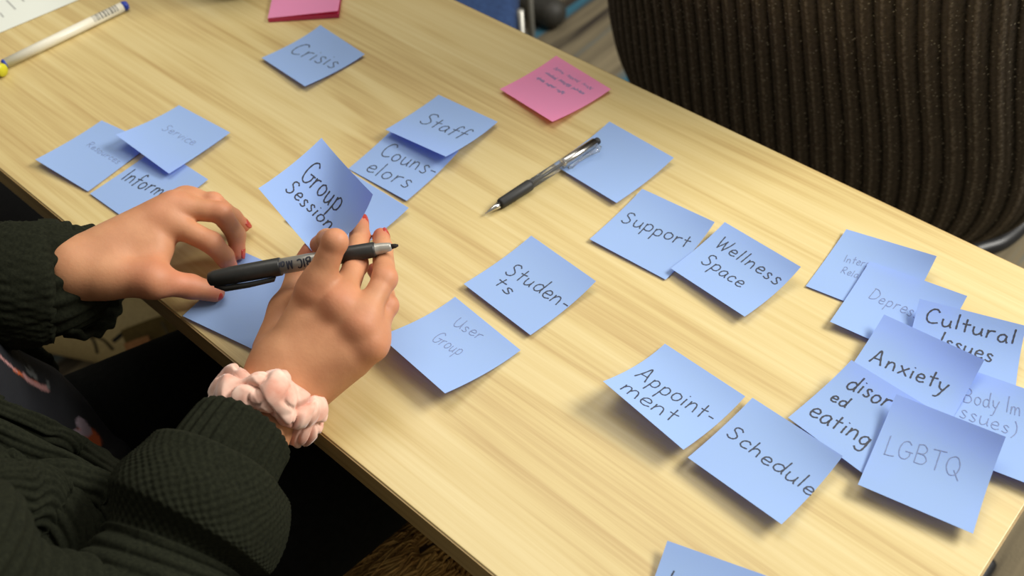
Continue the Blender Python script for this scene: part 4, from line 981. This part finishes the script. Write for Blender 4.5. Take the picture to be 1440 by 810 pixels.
# blue chair and its silver leg at the top
NAVY = bumped('navy blue fabric', srgb(36, 62, 104), srgb(26, 48, 86), 120, .5, .95)
bc = empty('blue_chair', (-1.19, .97, -.73)); BX = Matrix.Rotation(.69, 3, 'Z'); BC = Vector((-1.19, .98, 0))
def bl(x, y, z): return BC + BX @ Vector((x, y, 0)) + Vector((0, 0, z))
p = A3(690, 8, -.30)
mb = MB(); mb.box(bl(0, 0, -.31), (.40, .44, .08), bev=.02, ax=BX); mb.build('seat', NAVY, bc)
mb = MB(); mb.box(bl(0, .20, -.05), (.38, .06, .36), bev=.028, ax=BX); mb.build('backrest', NAVY, bc)
GREY = mat('grey metal', srgb(160, 158, 150), .4, .6)
for sx in (-1, 1):
    for sy in (-1, 1):
        mb = MB(); mb.tube([bl(sx*.205, sy*.13, -.29), bl(sx*.21, sy*.16, -.72)], .0065, 12); lg = mb.build('leg', GREY, bc)
        mb = MB(); mb.tube([bl(sx*.21, sy*.16, -.729), bl(sx*.21, sy*.16, -.715)], .014, 12); mb.build('foot_cap', RUBBER, lg)
tag(bc, 'navy blue chair with grey legs beyond the table at the top of the photo', 'chair')
sc = Vector(A3(742, -16, -.66))
cs = empty('black_shoe', (sc.x, sc.y, -.73))
f9 = Field((sc.x-.13, sc.y-.08, -.735), (sc.x+.13, sc.y+.08, -.60), .004); f9.cone((sc.x-.05, sc.y, -.695), .030, (sc.x+.07, sc.y, -.695), .034, .02); f9.cone((sc.x-.05, sc.y, -.68), .034, (sc.x-.055, sc.y, -.64), .03, .02)
f9.F = np.maximum(f9.F, (-.728-(f9.lo[2]+f9.h*np.arange(f9.n[2])))[None, None, :].astype(np.float32))
V, Fc = f9.mesh(); obj('upper', V, Fc, bumped('grey black leather', srgb(58, 56, 50), srgb(44, 42, 38), 80, .2, .6), cs)
tag(cs, 'dark grey shoe on the carpet at the top edge beside the blue chair', 'shoe')

# ------------------------------------------------------------------ under the table
CANVAS = bumped('beige canvas', srgb(176, 158, 112), srgb(156, 138, 96), 220, .4, .95)
OLIVE = bumped('olive brown canvas', srgb(98, 82, 38), srgb(84, 68, 30), 220, .4, .95)
OLIVE2 = bumped('dark olive strap', srgb(78, 66, 36), srgb(66, 56, 30), 220, .3, .9)
RUST = bumped('rust patch', srgb(150, 104, 62), srgb(170, 120, 76), 90, .3, .9)
bag = empty('tote_bag', tuple(A3(190, 450, -.73)))
g = Field(A3(190, 450, -.73)+np.array([-.30, -.30, -.01]), A3(190, 450, -.73)+np.array([.30, .30, .16]), .006)
c_ = A3(185, 440, -.66)
g.cone(c_+np.array([-.14, .10, .0]), .05, c_+np.array([.10, .14, .0]), .05, .03); g.cone(c_+np.array([-.10, -.10, -.01]), .05, c_+np.array([.10, .0, -.01]), .05, .03); g.cone(c_+np.array([-.10, 0, .01]), .05, c_+np.array([.1, .07, .01]), .05, .03)
g.F = np.maximum(g.F, (-.729-(g.lo[2]+g.h*np.arange(g.n[2])))[None, None, :].astype(np.float32))
V, Fc = g.mesh(); obj('bag_body', V, Fc, CANVAS, bag)
def ribbon(pts, wd, name, m, lab, z=.0):
    P = smooth_path([A3(*q) for q in pts], 8); V = []; Fc = []
    for i, p in enumerate(P):
        t = P[min(i+1, len(P)-1)]-P[max(i-1, 0)]; s_ = np.cross(t, np.array(F)); s_ /= np.linalg.norm(s_)
        up = -np.array(F)*.004
        V += [p-s_*wd, p+s_*wd, p+s_*wd+up, p-s_*wd+up]
    for i in range(len(P)-1):
        for k in range(4): a = 4*i+k; b_ = 4*i+(k+1) % 4; Fc.append([a, b_, b_+4, a+4])
    n_ = len(P)-1; Fc += [[3, 2, 1, 0], [4*n_, 4*n_+1, 4*n_+2, 4*n_+3]]
    o = obj(name, V, Fc, m, bag, False); o['label'] = lab
ribbon([(176, 478, -.598), (212, 464, -.590), (250, 452, -.588)], .016, 'band', OLIVE, 'olive brown band across the bag')
ribbon([(178, 492, -.600), (200, 484, -.595), (212, 480, -.595)], .010, 'corner_patch', RUST, 'rust coloured corner')
ribbon([(228, 452, -.580), (236, 468, -.582), (242, 480, -.585)], .0020, 'strap', OLIVE2, 'thin dark strap')
ribbon([(124, 470, -.60), (133, 480, -.59), (138, 497, -.60)], .0020, 'strap', OLIVE2, 'thin dark strap')
ribbon([(124, 470, -.598), (146, 478, -.585), (160, 492, -.60)], .0020, 'strap', OLIVE2, 'thin dark strap')
ribbon([(160, 480, -.600), (172, 470, -.595), (182, 462, -.592)], .003, 'seam', DARKFAB, 'grey seam')
tag(bag, 'beige canvas bag with dark straps on the floor below the left hand', 'bag')
# black bag in the dark at the left
q = A3(25, 300, -.60)
bb = empty('black_bag', (q[0], q[1], -.73))
mb = MB(); mb.box((q[0], q[1], -.56), (.46, .34, .33), rz=.3, bev=.07); mb.build('bag_body', DARKFAB, bb)
mb = MB(); mb.tube(smooth_path([q+np.array([-.1, 0, .2]), q+np.array([-.05, 0, .27]), q+np.array([.05, 0, .27]), q+np.array([.1, 0, .2])], 6), .012, 10); mb.build('handle', DARKFAB, bb)
tag(bb, 'black bag in the dark under the left end of the table', 'bag')

# shaggy fur below the near table edge
FUR = bumped('tawny fur', srgb(214, 172, 100), srgb(170, 126, 62), 60, .4, .75); FURC = bumped('brown fur base', srgb(70, 46, 26), srgb(52, 34, 20), 60, .4, .9)
fc0 = A3(618, 820, -.36)
fb = empty('fur_boot', (fc0[0], fc0[1], -.73))
g = Field((fc0-np.array([.12, .12, .34])), (fc0+np.array([.12, .14, .12])), .006)
g.cone(fc0+np.array([0, .0, -.28]), .040, fc0+np.array([0, 0, -.02]), .052, .03); g.cone(fc0+np.array([0, .0, -.285]), .040, fc0+np.array([.02, .09, -.29]), .036, .03); g.cone(fc0+np.array([.0, 0, -.02]), .05, fc0+np.array([-.005, .01, .05]), .034, .02)
g.F = np.maximum(g.F, (-.729-(g.lo[2]+g.h*np.arange(g.n[2])))[None, None, :].astype(np.float32))
V, Fc = g.mesh(); obj('boot_body', V, Fc, FURC, fb)
rnd = random.Random(8); mb = MB(); DL = -np.array(Rr)*.8 - np.array(U)*.6; DL[2] -= .35; DL /= np.linalg.norm(DL)
for k in range(2600):
    an = rnd.uniform(0, 2*PI); el = rnd.uniform(-.9, 1.4); nr = np.array([math.cos(an)*math.cos(el), math.sin(an)*math.cos(el), math.sin(el)])
    root_ = fc0 + np.array([0, 0, .035 if el > 0 else .035+el*.12]) + nr*.040*np.array([1, 1, .9 if el > 0 else 0])
    ln = rnd.uniform(.035, .07); cl = math.sin(an*7+el*5)*.4; tg = np.cross(nr, DL)*cl
    P = [root_, root_+(nr*.35+DL*.15)*ln, root_+(nr*.45+DL*.6+tg*.4)*ln, root_+(nr*.3+DL*1.05+tg)*ln]
    mb.tube(P, [.0013, .0013, .0009, .0002], 3, False)
o = mb.build('fur', FUR, fb); o['kind'] = 'stuff'; o['label'] = 'long tawny fur strands'
tag(fb, 'shaggy tawny fur-covered boot below the near table edge beside the black trousers', 'boot')
